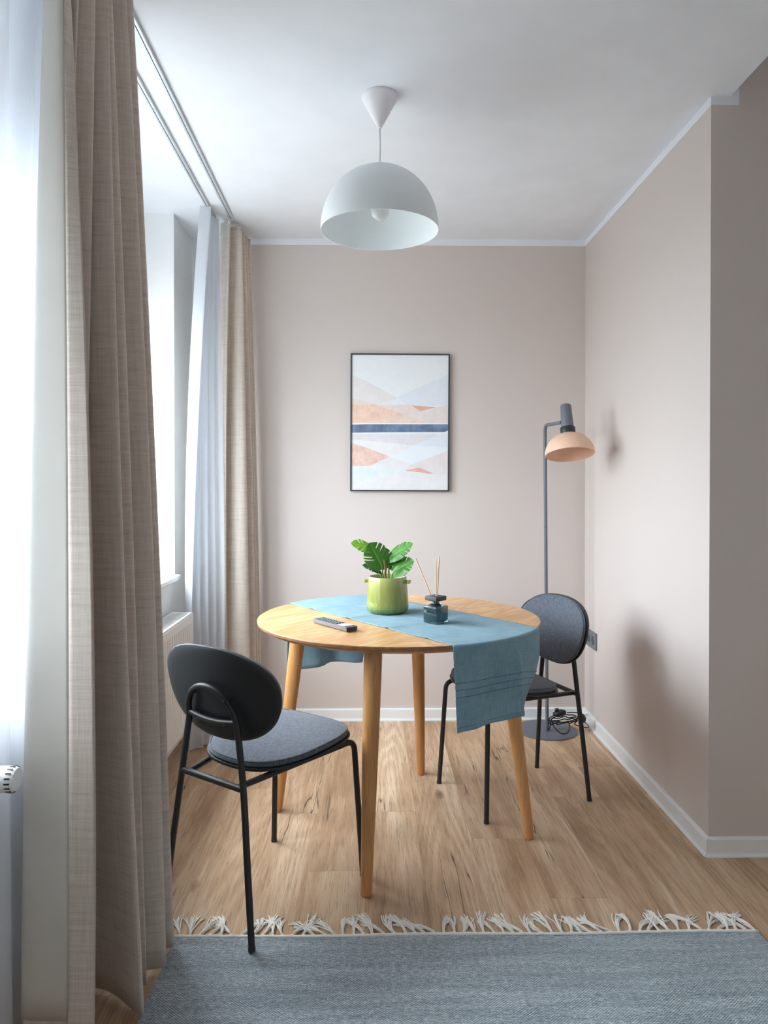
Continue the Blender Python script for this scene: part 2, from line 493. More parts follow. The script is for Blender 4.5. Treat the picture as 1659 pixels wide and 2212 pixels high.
far_levels = [
    (2.462, [(-.664, 3.425), (-.690, 3.440), (-.715, 3.470), (-.700, 3.500), (-.640, 3.495), (-.632, 3.520), (-.690, 3.545), (-.685, 3.560), (-.625, 3.575), (-.680, 3.605),
             (-.622, 3.630), (-.672, 3.650), (-.616, 3.672), (-.625, 3.695)]),
    (1.30, [(-.692, 3.455), (-.715, 3.465), (-.735, 3.482), (-.715, 3.510), (-.630, 3.505), (-.612, 3.535), (-.670, 3.555), (-.665, 3.570), (-.592, 3.590), (-.650, 3.615),
            (-.590, 3.640), (-.640, 3.658), (-.586, 3.680), (-.600, 3.703)]),
    (0.012, [(-.688, 3.480), (-.715, 3.485), (-.735, 3.500), (-.715, 3.520), (-.630, 3.515), (-.595, 3.550), (-.655, 3.568), (-.650, 3.580), (-.575, 3.605), (-.630, 3.632),
             (-.570, 3.655), (-.615, 3.670), (-.563, 3.690), (-.58, 3.708)]),
]
curtain('curtain', 'taupe linen-weave curtain hanging in the far corner beside the back wall', far_levels, 0.036, -1, (-.64, 3.58, 0.012))

def sheer(name, label, levels, loc, heading=True):
    s = Sheet(levels, 7, 30)
    t = thing(name, label, 'curtain', loc)
    sh = Matrix.Translation(-Vector(loc))
    bm = s.surface(0.0); bm.transform(sh); mesh_obj('voile', bm, SHEER, t, True)
    bm = s.surface(0.003, 0, 1e9, 2.395, 2.48); bm.transform(sh); mesh_obj('heading_tape', bm, WHITE_CLOTH, t, True)
    bm = s.surface(0.002, 0, 1e9, 0.0, 0.09); bm.transform(sh); mesh_obj('bottom_hem', bm, SHEER, t, True)
    return t
WHITE_CLOTH = simple('white_tape_cloth', (240, 242, 244), 0.85)

def zig(x0, y0, x1, y1, n, amp, ph=0.0, seed=1):
    """pleats between two plan points"""
    rnd = random.Random(seed)
    d = Vector((x1 - x0, y1 - y0)); L = d.length; d /= L; nv = Vector((d.y, -d.x))
    pts = []
    for i in range(n + 1):
        p = Vector((x0, y0)) + d * L * (i / n)
        s = (1 if (i % 2) else -1) * amp * rnd.uniform(0.7, 1.1)
        p = p + nv * s
        pts.append((p.x, p.y))
    return pts
far_sheer = [
    (2.472, [(-.770, 3.262), (-.722, 3.278)] + zig(-.765, 3.300, -.735, 3.425, 7, .015, seed=3)),
    (1.25, [(-.855, 3.335), (-.80, 3.300)] + zig(-.815, 3.330, -.715, 3.450, 7, .014, seed=3)),
    (0.012, [(-.850, 3.36), (-.83, 3.29)] + zig(-.800, 3.310, -.715, 3.450, 7, .016, seed=3)),
]
sheer('sheer_curtain', 'white sheer curtain gathered in the far corner beyond the radiator', far_sheer, (-.76, 3.36, 0.012))
near_sheer = [
    (2.472, [(-.792, 1.475), (-.752, 1.520)] + zig(-.735, 1.545, -.735, 1.980, 12, .030, seed=5)),
    (1.25, [(-.796, 1.515), (-.772, 1.545)] + zig(-.780, 1.575, -.765, 1.980, 12, .012, seed=5)),
    (0.012, [(-.797, 1.528), (-.778, 1.565)] + zig(-.783, 1.600, -.775, 1.990, 12, .010, seed=5)),
]
sheer('sheer_curtain', 'white sheer curtain at the left edge behind the nearest curtain', near_sheer, (-.77, 1.7, 0.012))

ALU = simple('white_aluminium', (206, 212, 216), 0.3, 0.35)
def rail(label, p, q):
    t = thing('curtain_rail', label, 'curtain rail', (p[0], p[1], ZC))
    d = Vector((q[0] - p[0], q[1] - p[1], 0)); L = d.length
    ang = math.atan2(d.y, d.x) - PI / 2
    t.rotation_euler = (0, 0, ang)
    bm = bmesh.new()
    w, h = 0.0085, 0.013          # C-shaped track, open below
    box(bm, -w, w, 0, L, -.003, 0); box(bm, -w, -w + .002, 0, L, -h, -.003); box(bm, w - .002, w, 0, L, -h, -.003)
    box(bm, -w + .002, -.0014, 0, L, -h, -h + .0018); box(bm, .0014, w - .002, 0, L, -h, -h + .0018)
    mesh_obj('track', bm, ALU, t)
    bm = bmesh.new(); box(bm, -w - .001, w + .001, L, L + .006, -h - .001, 0, .001); mesh_obj('end_cap', bm, PVC, t)
    return t
rail('white ceiling curtain rail nearer the room, carrying the taupe curtains', (-.622, .10), (-.6642, 3.43))
rail('white ceiling curtain rail nearer the window, carrying the sheers', (-.700, .10), (-.7445, 3.44))
bm = bmesh.new()
tube(bm, [(0, 0, 0), (0, 0, .012), (.004, 0, .02), (.008, 0, .012), (.006, 0, .004), (0, -.003, -.008)], .0016, 6)
hook = mesh_obj('curtain_hook', bm, PVC, None, True); hook.location = (-.672, 3.417, 2.452)
tag(hook, 'small white plastic hook under the rail end at the far taupe curtain', 'hook')

# ------------------------------------------------------------------ radiator under the window
RAD = simple('white_radiator_enamel', (238, 239, 238), 0.28)
def radiator():
    x0, x1, y0, y1, z0, z1 = -.900, -.806, 1.62, 3.270, .140, .640
    t = thing('radiator', 'white ribbed panel radiator under the window sill with a thermostat head', 'radiator', (x0, (y0 + y1) / 2, 0))
    sh = Matrix.Translation(-Vector(t.location))
    bm = bmesh.new()
    pitch = .0335; nr = int((y1 - y0 - .03) / pitch)
    ys = [y0, y0 + .012]; dep = [0, 0]
    for k in range(nr):
        b = y0 + .02 + k * pitch
        for f, d in ((0.0, 0), (.14, 0), (.28, 1), (.62, 1), (.76, 0)):
            ys.append(b + f * pitch); dep.append(d)
    ys += [y1 - .006, y1]; dep += [0, 0]
    zs = [(z0, 0), (z0 + .022, 0), (z0 + .034, 1), (z1 - .045, 1), (z1 - .033, 0), (z1 - .004, 0), (z1, -.5)]
    V = [[bm.verts.new((x1 - .0065 * d * w if w >= 0 else x1 - .003, y, z)) for y, d in zip(ys, dep)] for z, w in zs]
    grid_faces(bm, V)
    bm.transform(sh); o = mesh_obj('front_panel', bm, RAD, t, True, 25)
    md = o.modifiers.new('thickness', 'SOLIDIFY'); md.thickness = .0015; md.offset = -1
    bm = bmesh.new(); box(bm, x0, x0 + .012, y0, y1, z0, z1 - .004, .002); bm.transform(sh); mesh_obj('rear_panel', bm, RAD, t)
    for a, b in ((y0 - .001, y0 + .0015), (y1 - .0015, y1 + .001)):
        bm = bmesh.new(); box(bm, x0, x1 - .002, a, b, z0 + .01, z1, .0004); bm.transform(sh); mesh_obj('side_cover', bm, RAD, t)
    bm = bmesh.new()     # top grille: rim with fine slats along the radiator
    box(bm, x0, x0 + .010, y0, y1, z1 - .002, z1 + .006); box(bm, x1 - .012, x1 - .003, y0, y1, z1 - .002, z1 + .006)
    box(bm, x0 + .010, x1 - .012, y0, y0 + .03, z1 - .002, z1 + .005); box(bm, x0 + .010, x1 - .012, y1 - .03, y1, z1 - .002, z1 + .005)
    for k in range(8):
        xa = x0 + .014 + k * .0088; box(bm, xa, xa + .0048, y0 + .03, y1 - .03, z1 - .001, z1 + .004)
    for k in range(5):
        ya = y0 + .2 + k * .31; box(bm, x0 + .010, x1 - .012, ya, ya + .01, z1 - .002, z1 + .0035)
    bm.transform(sh); mesh_obj('top_grille', bm, RAD, t)
    # thermostat head: ribbed cylinder pointing into the room
    hz, hy = .620, 1.479
    M = Matrix.Rotation(PI / 2, 4, 'Y')
    bm = bmesh.new()
    lathe(bm, [(0, .0), (.018, 0), (.0255, .006), (.0262, .012), (.0262, .058), (.0255, .066), (.022, .073), (.012, .0752), (0, .0755)], 40, (0, 0, 0), M)
    bm.transform(sh @ Matrix.Translation((-.7955, hy, hz))); v = mesh_obj('thermostat_head', bm, PVC, t, True, 40)
    for k in range(16):
        a = 2 * PI * k / 16
        bm = bmesh.new(); box(bm, -.005, .006, -.0016, .0016, -.0006, .0008)
        bm.transform(sh @ Matrix.Translation((-.7955 + .063, hy, hz)) @ Matrix.Rotation(a, 4, 'X') @ Matrix.Translation((0, 0, .0257)))
        mesh_obj('grip_slot', bm, DARK_PLASTIC, v)
    bm = bmesh.new()
    tube(bm, [(-.797, hy, hz), (-.835, hy, hz)], .013, 16)
    tube(bm, bend([(-.835, hy, hz), (-.850, hy, hz), (-.850, y0 + .002, hz)], .012), .009, 14)
    tube(bm, [(-.850, hy, hz + .012), (-.850, hy, 0.0)], .0075, 12)
    bm.transform(sh); mesh_obj('valve', bm, ALU, t, True, 40)
    return t
DARK_PLASTIC = simple('dark_plastic', (40, 42, 46), 0.5)
radiator()

# ------------------------------------------------------------------ furniture materials
def oak(name, base, dark, light, rot, sx, sy, rough=0.42, wave=60.0, coat=0.0):
    m = NT(name)
    v = m.coord('Object', (1, 1, 1), rot)
    def st(a, b, c): return m.n('ShaderNodeVectorMath', {0: v, 1: (a, b, c)}, operation='MULTIPLY').outputs[0]
    sw = m.noise(st(sx, sy, sx), 1.0, 2.0, 0.5, 0.35)
    rg = m.step(m.math('SINE', m.math('MULTIPLY', sw, wave)), -0.6, 1.0)
    gr = m.noise(st(sx * 34, sy * 9, sx * 34), 1.0, 4.0, 0.7)
    tone = m.noise(st(sx * 1.3, sy, sx * 1.3), 1.0, 3.0)
    c = m.ramp(tone, [(0.3, s2l(dark)), (0.52, s2l(base)), (0.75, s2l(light))])
    c = m.mix(m.math('MULTIPLY', m.math('SUBTRACT', 1.0, rg), 0.55), c, tuple(x * .86 for x in s2l(dark)))
    c = m.mix(m.math('MULTIPLY', m.step(gr, 0.52, 0.75), 0.45), c, tuple(x * 0.72 for x in s2l(dark)))
    c = m.mix(m.math('MULTIPLY', m.step(gr, 0.45, 0.25), 0.35), c, s2l(light))
    m.bsdf(c, rough, m.bump(gr, 0.12, 0.0006), **{'Coat Weight': coat, 'Coat Roughness': 0.25}); return m.m
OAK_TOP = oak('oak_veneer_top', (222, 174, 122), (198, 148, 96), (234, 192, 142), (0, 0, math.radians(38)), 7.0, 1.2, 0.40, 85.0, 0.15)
OAK_LEG = oak('oiled_oak_legs', (206, 154, 98), (184, 130, 78), (219, 170, 114), (0, PI / 2 * 0, 0), 30.0, 30.0, 0.45, 30.0)
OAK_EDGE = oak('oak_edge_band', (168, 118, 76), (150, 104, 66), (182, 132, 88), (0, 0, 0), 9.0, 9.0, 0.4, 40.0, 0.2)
def leg_mat():
    m = NT('oiled_oak_legs'); v = m.coord()
    def st(a, b): return m.n('ShaderNodeVectorMath', {0: v, 1: (a, a, b)}, operation='MULTIPLY').outputs[0]
    gr = m.noise(st(150.0, 6.0), 1.0, 4.0, 0.65); tone = m.noise(st(22.0, 2.0), 1.0, 3.0)
    c = m.ramp(tone, [(0.3, s2l((186, 130, 76))), (0.5, s2l((206, 150, 92))), (0.72, s2l((219, 167, 112)))])
    c = m.mix(m.math('MULTIPLY', m.step(gr, 0.50, 0.74), 0.5), c, s2l((150, 101, 58)))
    c = m.mix(m.math('MULTIPLY', m.step(gr, 0.45, 0.25), 0.3), c, s2l((232, 190, 138)))
    m.bsdf(c, 0.42, m.bump(gr, 0.12, 0.0006)); return m.m
OAK_LEG = leg_mat()

BLACK_METAL = simple('black_powder_coat', (34, 36, 39), 0.42, 0.0, bump=(900.0, 0.05, 0.0005))
BLACK_SHELL = simple('black_stained_veneer', (32, 37, 41), 0.42, 0.0, bump=(260.0, 0.08, 0.0006))
def chair_fabric():
    m = NT('charcoal_melange_fabric'); v = m.coord()
    def st(a, b, c): return m.n('ShaderNodeVectorMath', {0: v, 1: (a, b, c)}, operation='MULTIPLY').outputs[0]
    a = m.noise(st(60.0, 900.0, 900.0), 1.0, 3.0, 0.7); b = m.noise(st(800.0, 60.0, 60.0), 1.0, 3.0, 0.7)
    t = m.math('ADD', m.math('MULTIPLY', a, 0.5), m.math('MULTIPLY', b, 0.5))
    c = m.ramp(t, [(0.34, s2l((50, 54, 62))), (0.5, s2l((84, 90, 101))), (0.66, s2l((128, 135, 146)))])
    m.bsdf(c, 0.9, m.bump(t, 0.3, 0.001), **{'Sheen Weight': 0.2}); return m.m
FABRIC = chair_fabric()

# ------------------------------------------------------------------ round dining table
TX, TY = 0.095, 2.585
def dining_table():
    t = thing('dining_table', 'round oak dining table with four splayed round legs, blue runner across it', 'table', (TX, TY, 0))
    bm = bmesh.new()
    lathe(bm, [(0, .722), (.452, .722), (.470, .7235), (.4965, .737), (.4985, .7395), (.4995, .7465), (.4985, .7492), (.497, .750), (0, .750)], 160)
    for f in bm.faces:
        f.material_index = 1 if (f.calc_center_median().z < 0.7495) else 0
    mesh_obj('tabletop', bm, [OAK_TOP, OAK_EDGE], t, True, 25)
    a0 = math.atan2(-.448, -.112)
    for k in range(4):
        a = a0 + k * PI / 2
        d = Vector((math.cos(a), math.sin(a), 0))
        foot, top = d * .462, d * .372
        axis = (top + Vector((0, 0, .722)) - foot)
        bm = bmesh.new()
        pts = [foot + axis * s for s in (0, .004, .012, .25, .5, .75, .93, 1.0)]
        rr = [.0150, .0165, .0172, .0205, .0238, .0266, .0282, .0284]
        tube(bm, pts, rr, 28)
        mn = min(v.co.z for v in bm.verts)
        for v in bm.verts:
            if v.co.z < .004: v.co.z = max(v.co.z, 0.0)
            if v.co.z > .722: v.co.z = .722
        mesh_obj('leg', bm, OAK_LEG, t, True, 40)
    return t
dining_table()

# ------------------------------------------------------------------ table runner, draped over both edges
def linen_runner():
    m = NT('blue_linen')
    uv = m.coord('UV')
    def st(a, b): return m.n('ShaderNodeVectorMath', {0: uv, 1: (a, b, 1.0)}, operation='MULTIPLY').outputs[0]
    a = m.noise(st(16.0, 700.0), 1.0, 3.0, 0.7); b = m.noise(st(700.0, 16.0), 1.0, 3.0, 0.7)
    big = m.noise(st(9.0, 9.0), 1.0, 3.0, 0.6)
    t = m.math('ADD', m.math('ADD', m.math('MULTIPLY', a, 0.4), m.math('MULTIPLY', b, 0.4)), m.math('MULTIPLY', big, 0.2))
    col = m.ramp(t, [(0.36, s2l((108, 148, 164))), (0.5, s2l((141, 178, 193))), (0.64, s2l((176, 205, 215)))])
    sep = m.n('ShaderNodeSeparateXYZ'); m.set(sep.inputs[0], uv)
    for pos, w, k in ((.652, .0016, .55), (.632, .0016, .55), (.612, .0016, .55), (.7375, .0012, .35)):     # shadow lines under the tucks painted into the colour, and the hem seam
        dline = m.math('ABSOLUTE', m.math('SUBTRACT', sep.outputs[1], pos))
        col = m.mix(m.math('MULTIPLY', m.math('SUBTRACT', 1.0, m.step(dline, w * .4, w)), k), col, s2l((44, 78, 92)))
    nrm = m.bump(m.math('ADD', m.math('ADD', a, b), m.math('MULTIPLY', big, 2.0)), 0.3, 0.001)
    p = m.bsdf(col, 0.92, nrm, **{'Sheen Weight': 0.1})
    tl = m.n('ShaderNodeBsdfTranslucent', {'Color': m.mix(0.5, col, s2l((60, 140, 176)))})
    mx = m.n('ShaderNodeMixShader', {0: 0.26, 1: p.outputs[0], 2: tl.outputs[0]})
    m.t.links.new(mx.outputs[0], m.out.inputs[0]); return m.m
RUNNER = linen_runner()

def table_runner():
    dl = Vector((.597, -.802)); nv = Vector((.802, .597))
    C0 = Vector((TX, TY)); R = 0.5; ztop = 0.7513
    S_near, S_far = 0.722, 0.655
    t0, t1 = -.176, .226
    NTr = 54
    def ease(a): a = max(0, min(1, a)); return a * a * (3 - 2 * a)
    fold = 0.050
    def near_bottom(t):            # plan position of the hanging hem at the near end
        P = [(-.176, (.246, 2.062)), (-.08, (.318, 2.118)), (0.0, (.392, 2.180)), (.030, (.432, 2.212)), (fold, (.462, 2.232)), (.070, (.468, 2.252)), (.14, (.480, 2.298)), (.226, (.492, 2.345))]
        for (a, p), (b, q) in zip(P, P[1:]):
            if t <= b + 1e-9:
                f = (t - a) / (b - a); return Vector(p).lerp(Vector(q), f)
        return Vector(P[-1][1])
    tucks = [(.098, .104), (.118, .124), (.138, .144)]
    bm = bmesh.new(); rows = []; uvs = []
    for i in range(NTr + 1):
        t = t0 + (t1 - t0) * i / NTr
        ch = math.sqrt(R * R - t * t)
        line = []; uvl = []
        def plan(s): return C0 + dl * s + nv * t
        # far hanging part, bottom to top
        Lf = .268
        nh = 16
        for k in range(nh + 1):
            h = Lf * (1 - k / nh)                    # drop below the edge
            e = C0 + dl * (-ch - .004) + nv * (t * (1 - .30 * (h / Lf)) if t > 0 else t)
            rad = (e - C0).normalized()
            wob = .022 * math.sin((t + .2) * 26.0 + .6) * (h / Lf) ** 1.3
            out = .004 + .006 * min(1, h / .02) + wob - .02 * (h / Lf)
            p = e + rad * out
            zz = ztop - h - (.006 if h > 0 else 0) * min(1, h / .01)
            line.append((p.x, p.y, zz)); uvl.append((t, -ch - h))
        # on the table, with the pressed creases of the folded cloth
        nf = 70
        for k in range(1, nf):
            s = -ch + 2 * ch * k / nf
            p = plan(s)
            z = ztop
            for c, a in ((-.30, .0035), (-.06, .0045), (.16, .0040), (.36, .003)):
                z += a * math.exp(-((s - c) / .010) ** 2) * (.45 + .55 * math.exp(-((t - t0) / .10) ** 2))
            z += .0022 * math.exp(-((t - .02) / .006) ** 2)
            q = p - Vector((.058, 2.648)); q2 = p - Vector((.217, 2.444))      # pressed flat under the pot and the bottle
            z = ztop + (z - ztop) * min(1, max(0, (q.length - .075) / .05)) * min(1, max(0, (q2.length - .045) / .03))
            z += .0006 * (1 + math.sin(s * 31 + t * 17)) * .5
            line.append((p.x, p.y, z)); uvl.append((t, s))
        # near hanging part
        Ln = .250 + .03 * max(0, (t - fold) / .15)
        drops = [0, .0025, .006, .011, .017, .024]
        k = .024
        while k < Ln - .150: k += .009; drops.append(k)
        fr = [d / (Ln - .15) for d in drops]
        # keep the same number of rows on every line
        base = [f for f in [i2 / 26 for i2 in range(27)]]
        dd = [((Ln - .15) * (f ** 1.35)) for f in base]
        for a, b in reversed(tucks):
            dd += [Ln - b, Ln - a - .0015, Ln - a]
        dd += [Ln - .09, Ln - .075, Ln - .06, Ln - .045, Ln - .03, Ln - .0135, Ln - .012, Ln]
        dd = sorted(dd)
        e = plan(ch + .003); rad = (e - C0).normalized()
        nb = near_bottom(t)
        for d in dd:
            f = d / Ln
            # a round shoulder at the table edge, then the fall of the cloth
            ro = .008
            if d < ro * PI / 2:
                a = d / ro; o_, dz = ro * math.sin(a), ro * (1 - math.cos(a))
            else: o_, dz = ro, ro + d - ro * PI / 2
            pe = e + rad * (o_ - .002)
            g = ease(f) * .35 + f * .65
            if t > fold:
                wt = min(1, (t - fold) / (.226 - fold)) ** .6; g = g + (ease((f - .28) / .72) - g) * wt
            p = pe.lerp(nb, g)
            # crease
            cr = math.exp(-abs(t - fold) / .030) * .020 * ease(f * 3)
            p = p + rad * cr + rad * .004 * math.sin(t * 55 + 1.0) * f
            for a, b in tucks:
                hb = Ln - d
                if a <= hb <= b + 1e-6: p = p + rad * (.0036 * (1 - (hb - a) / (b - a) * .85))
            if Ln - d < .0125: p = p + rad * .0014
            line.append((p.x, p.y, ztop - dz)); uvl.append((t, ch + d + min(1, f / .4) * (.75 - ch - Ln)))
        rows.append([bm.verts.new(q) for q in line]); uvs.append(uvl)
    grid_faces(bm, rows, uvs)
    bm.transform(Matrix.Translation((-TX, -TY, -.75)))
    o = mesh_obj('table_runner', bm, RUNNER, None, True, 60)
    o.location = (TX, TY, .75)
    md = o.modifiers.new('thickness', 'SOLIDIFY'); md.thickness = .0012; md.offset = 0
    tag(o, 'blue linen table runner hanging over both edges of the round table', 'table runner')
    return o
table_runner()

# ------------------------------------------------------------------ dining chairs
def seat_outline(n=72, grow=0.0):
    pts = []
    for i in range(n):
        a = 2 * PI * i / n
        ca, sa = math.cos(a), math.sin(a)
        e = 2 / 2.7
        X = math.copysign(abs(ca) ** e, ca); Y = math.copysign(abs(sa) ** e, sa)
        w = .194 + .022 * Y
        pts.append((X * (w + grow), .040 + Y * (.191 + grow)))
    return pts
def seat_z(x, y):
    return .095 * (y - .045) + .012 * ((x / .2) ** 2) * .5 - .010 * max(0, (y - .1) / .13) ** 2 + .014 * max(0, (-y - .05) / .15) ** 2 * .1
def pad(bm, outline, zfun, prof, n_in=7):
    """closed pad: rings shrunk towards the middle on top and bottom"""
    cx = sum(p[0] for p in outline) / len(outline); cyy = sum(p[1] for p in outline) / len(outline)
    rings = []
    for s, dz in prof:
        rings.append([bm.verts.new((cx + (x - cx) * s, cyy + (y - cyy) * s, 0)) for x, y in outline])
        for v in rings[-1]: v.co.z = zfun(v.co.x, v.co.y) + dz
    n = len(outline)
    for a, b in zip(rings, rings[1:]):
        for i in range(n): bm.faces.new((a[i], a[(i + 1) % n], b[(i + 1) % n], b[i]))
    bm.faces.new(rings[0][::-1]); bm.faces.new(rings[-1])

def back_outline(n=80, grow=0.0):
    pts = []
    for i in range(n):
        a = 2 * PI * i / n
        ca, sa = math.cos(a), math.sin(a); e = 2 / 2.25
        X = math.copysign(abs(ca) ** e, ca); Z = math.copysign(abs(sa) ** e, sa)
        hz = (.106 if Z > 0 else .153)
        pts.append((X * (.222 + grow), .662 + Z * (hz + grow)))
    return pts
def back_y(x, z): return -.200 - (z - .60) * .20 + .58 * x * x

def make_chair(label, group):
    t = thing('dining_chair', label, 'chair', group=group)
    # seat
    zs = lambda x, y: .430 + seat_z(x, y)
    bm = bmesh.new(); pad(bm, seat_outline(grow=.004), zs, [(.30, -.004), (.80, -.003), (.95, .000), (.995, .004), (1.0, .008), (.995, .0115), (.97, .012), (.3, .012)])
    mesh_obj('seat_shell', bm, BLACK_SHELL, t, True, 50)
    bm = bmesh.new(); pad(bm, seat_outline(), zs, [(.3, .0125), (.97, .0125), (.988, .0145), (.994, .019), (.988, .0245), (.968, .0275), (.93, .0290), (.8, .0315), (.6, .033), (.4, .0335), (.2, .034), (.05, .034)])
    mesh_obj('seat_cushion', bm, FABRIC, t, True)
    bm = bmesh.new()
    tube(bm, [(x * .975, .040 + (y - .040) * .975, zs(x, y) + .0275) for x, y in seat_outline(grow=.0)], .0028, 6, closed=True)
    mesh_obj('piping', bm, FABRIC, t, True)
    # backrest
    def backpad(off0, prof, grow, name, mat):
        bm = bmesh.new()
        out = back_outline(grow=grow); n = len(out); cz = .650; rings = []
        for s, d in prof:
            ring = []
            for x, z in out:
                xx, zz = x * s, cz + (z - cz) * s
                ring.append(bm.verts.new((xx, back_y(xx, zz) + d, zz)))
            rings.append(ring)
        for a, b in zip(rings, rings[1:]):
            for i in range(n): bm.faces.new((a[i], a[(i + 1) % n], b[(i + 1) % n], b[i]))
        bm.faces.new(rings[0][::-1]); bm.faces.new(rings[-1])
        return mesh_obj(name, bm, mat, t, True, 50)
    backpad(0, [(.1, -.010), (.35, -.010), (.6, -.010), (.8, -.010), (.93, -.009), (.985, -.006), (1.0, -.001), (.995, .003), (.97, .004), (.5, .004), (.1, .004)], .004, 'backrest', BLACK_SHELL)
    backpad(0, [(.1, .0045), (.96, .0045), (.982, .006), (.988, .010), (.980, .0145), (.955, .017), (.90, .0182), (.75, .020), (.5, .0215), (.25, .022), (.08, .022)], 0, 'back_cushion', FABRIC)
    bm = bmesh.new(); tube(bm, [(x * .965, back_y(x * .965, .65 + (z - .65) * .965) + .0168, .65 + (z - .65) * .965) for x, z in back_outline()], .0028, 6, closed=True)
    mesh_obj('piping', bm, FABRIC, t, True)
    # frame
    r = .0092
    hoopw, hz0 = .097, .560
    def back_rear(x, z): return back_y(x, z) - .016 - r
    for s in (-1, 1):
        bm = bmesh.new()
        pts = catmull([(s * .177, -.232, 0.0), (s * .151, -.224, .20), (s * .124, -.215, .40), (s * hoopw, back_rear(hoopw, hz0) - .001, hz0)], 8)
        tube(bm, pts, [r * .96] * 4 + [r] * (len(pts) - 4), 14)
        mesh_obj('leg', bm, BLACK_METAL, t, True, 50)
        bm = bmesh.new(); tube(bm, [(s * .177, -.232, .0), (s * .1758, -.2313, .009)], .0098, 14); mesh_obj('foot_cap', bm, DARK_PLASTIC, t, True, 50)
        # front leg with its bend, running back under the seat as a rail
        bm = bmesh.new()
        L = bend([(s * .190, .232, 0.0), (s * .166, .212, .425), (s * .158, .150, .420)], .036, 8)
        tube(bm, L, r, 14); mesh_obj('leg', bm, BLACK_METAL, t, True, 50)
        bm = bmesh.new(); tube(bm, [(s * .158, .151, .4201), (s * .130, -.03, .411), (s * .098, -.212, .399)], r * .96, 14); mesh_obj('seat_rail', bm, BLACK_METAL, t, True, 50)
        bm = bmesh.new(); tube(bm, [(s * .190, .232, .0), (s * .1895, .2316, .009)], .0098, 14); mesh_obj('foot_cap', bm, DARK_PLASTIC, t, True, 50)
    bm = bmesh.new(); tube(bm, [(-.124, -.215, .40), (.124, -.215, .40)], r, 14); mesh_obj('crossbar', bm, BLACK_METAL, t, True, 50)
    bm = bmesh.new()
    pts = []
    for k in range(25):
        a = PI * k / 24; x = hoopw * math.cos(a); z = hz0 + .102 * math.sin(a) ** .92
        pts.append((x, back_rear(x, z) - .001, z))
    tube(bm, pts, r, 14); mesh_obj('back_hoop', bm, BLACK_METAL, t, True, 50)
    bm = bmesh.new()
    pts = [(hoopw * u, back_rear(hoopw * u, .573 - .010 * (1 - u * u)), .573 - .010 * (1 - u * u)) for u in [-1 + 2 * k / 12 for k in range(13)]]
    tube(bm, pts, r * .95, 12); mesh_obj('back_bar', bm, BLACK_METAL, t, True, 50)
    M = Matrix.Rotation(PI / 2, 4, 'X')
    for x, z in ((-.062, .566), (.062, .566), (-.072, .632), (.072, .632)):
        bm = bmesh.new(); lathe(bm, [(0, -.030), (.0045, -.030), (.0045, .0012), (.002, .002), (0, .002)], 14, (0, 0, 0), M)
        bm.transform(Matrix.Translation((x, back_rear(x, z) - r - .0002, z))); mesh_obj('screw', bm, DARK_PLASTIC, t, True, 40)
    return t
chair = make_chair('black dining chair seen from behind, its rear foot standing on the rug', 'dining chairs at the round table')
chair.location = (-.318, 2.166, 0.0042); chair.rotation_euler = (-.0115, 0, math.radians(-36.2))     # rear foot on the rug
chair2 = copy_tree(chair)
chair2['label'] = 'dining chair facing the table on the right, padded grey backrest towards us'
chair2.location = (.560, 2.845, 0.0); chair2.rotation_euler = (0, 0, math.radians(111.25))

# ------------------------------------------------------------------ rug with knotted fringe
def rug_mat():
    m = NT('grey_blue_flatweave')
    v = m.coord()
    sep = m.n('ShaderNodeSeparateXYZ'); m.set(sep.inputs[0], v)
    x, y = sep.outputs[0], sep.outputs[1]
    def st(a, b): return m.n('ShaderNodeVectorMath', {0: v, 1: (a, b, 1.0)}, operation='MULTIPLY').outputs[0]
    wx = m.math('SINE', m.math('MULTIPLY', x, 2 * PI / .0080))
    wy = m.math('SINE', m.math('MULTIPLY', y, 2 * PI / .0066))
    weave = m.math('MULTIPLY_ADD', m.math('MULTIPLY', wx, wy), 0.5, 0.5)
    n1 = m.noise(st(70.0, 230.0), 1.0, 3.0, 0.75)
    n2 = m.noise(st(3.0, 34.0), 1.0, 3.0, 0.6)
    n3 = m.noise(st(300.0, 300.0), 1.0, 2.0, 0.6)
    t = m.math('ADD', m.math('MULTIPLY', n1, 0.48), m.math('MULTIPLY', n2, 0.20))
    t = m.math('ADD', t, m.math('ADD', m.math('MULTIPLY', weave, 0.14), m.math('MULTIPLY', n3, 0.24)))
    c = m.ramp(t, [(0.41, s2l((98, 113, 123))), (0.53, s2l((156, 171, 180))), (0.65, s2l((226, 233, 237)))])
    m.bsdf(c, 0.95, m.bump(m.math('ADD', weave, n1), 0.6, 0.003), **{'Sheen Weight': 0.2}); return m.m
RUG = rug_mat()
COTTON = simple('cream_cotton', (247, 244, 239), 0.9, bump=(700.0, 0.3, 0.001))
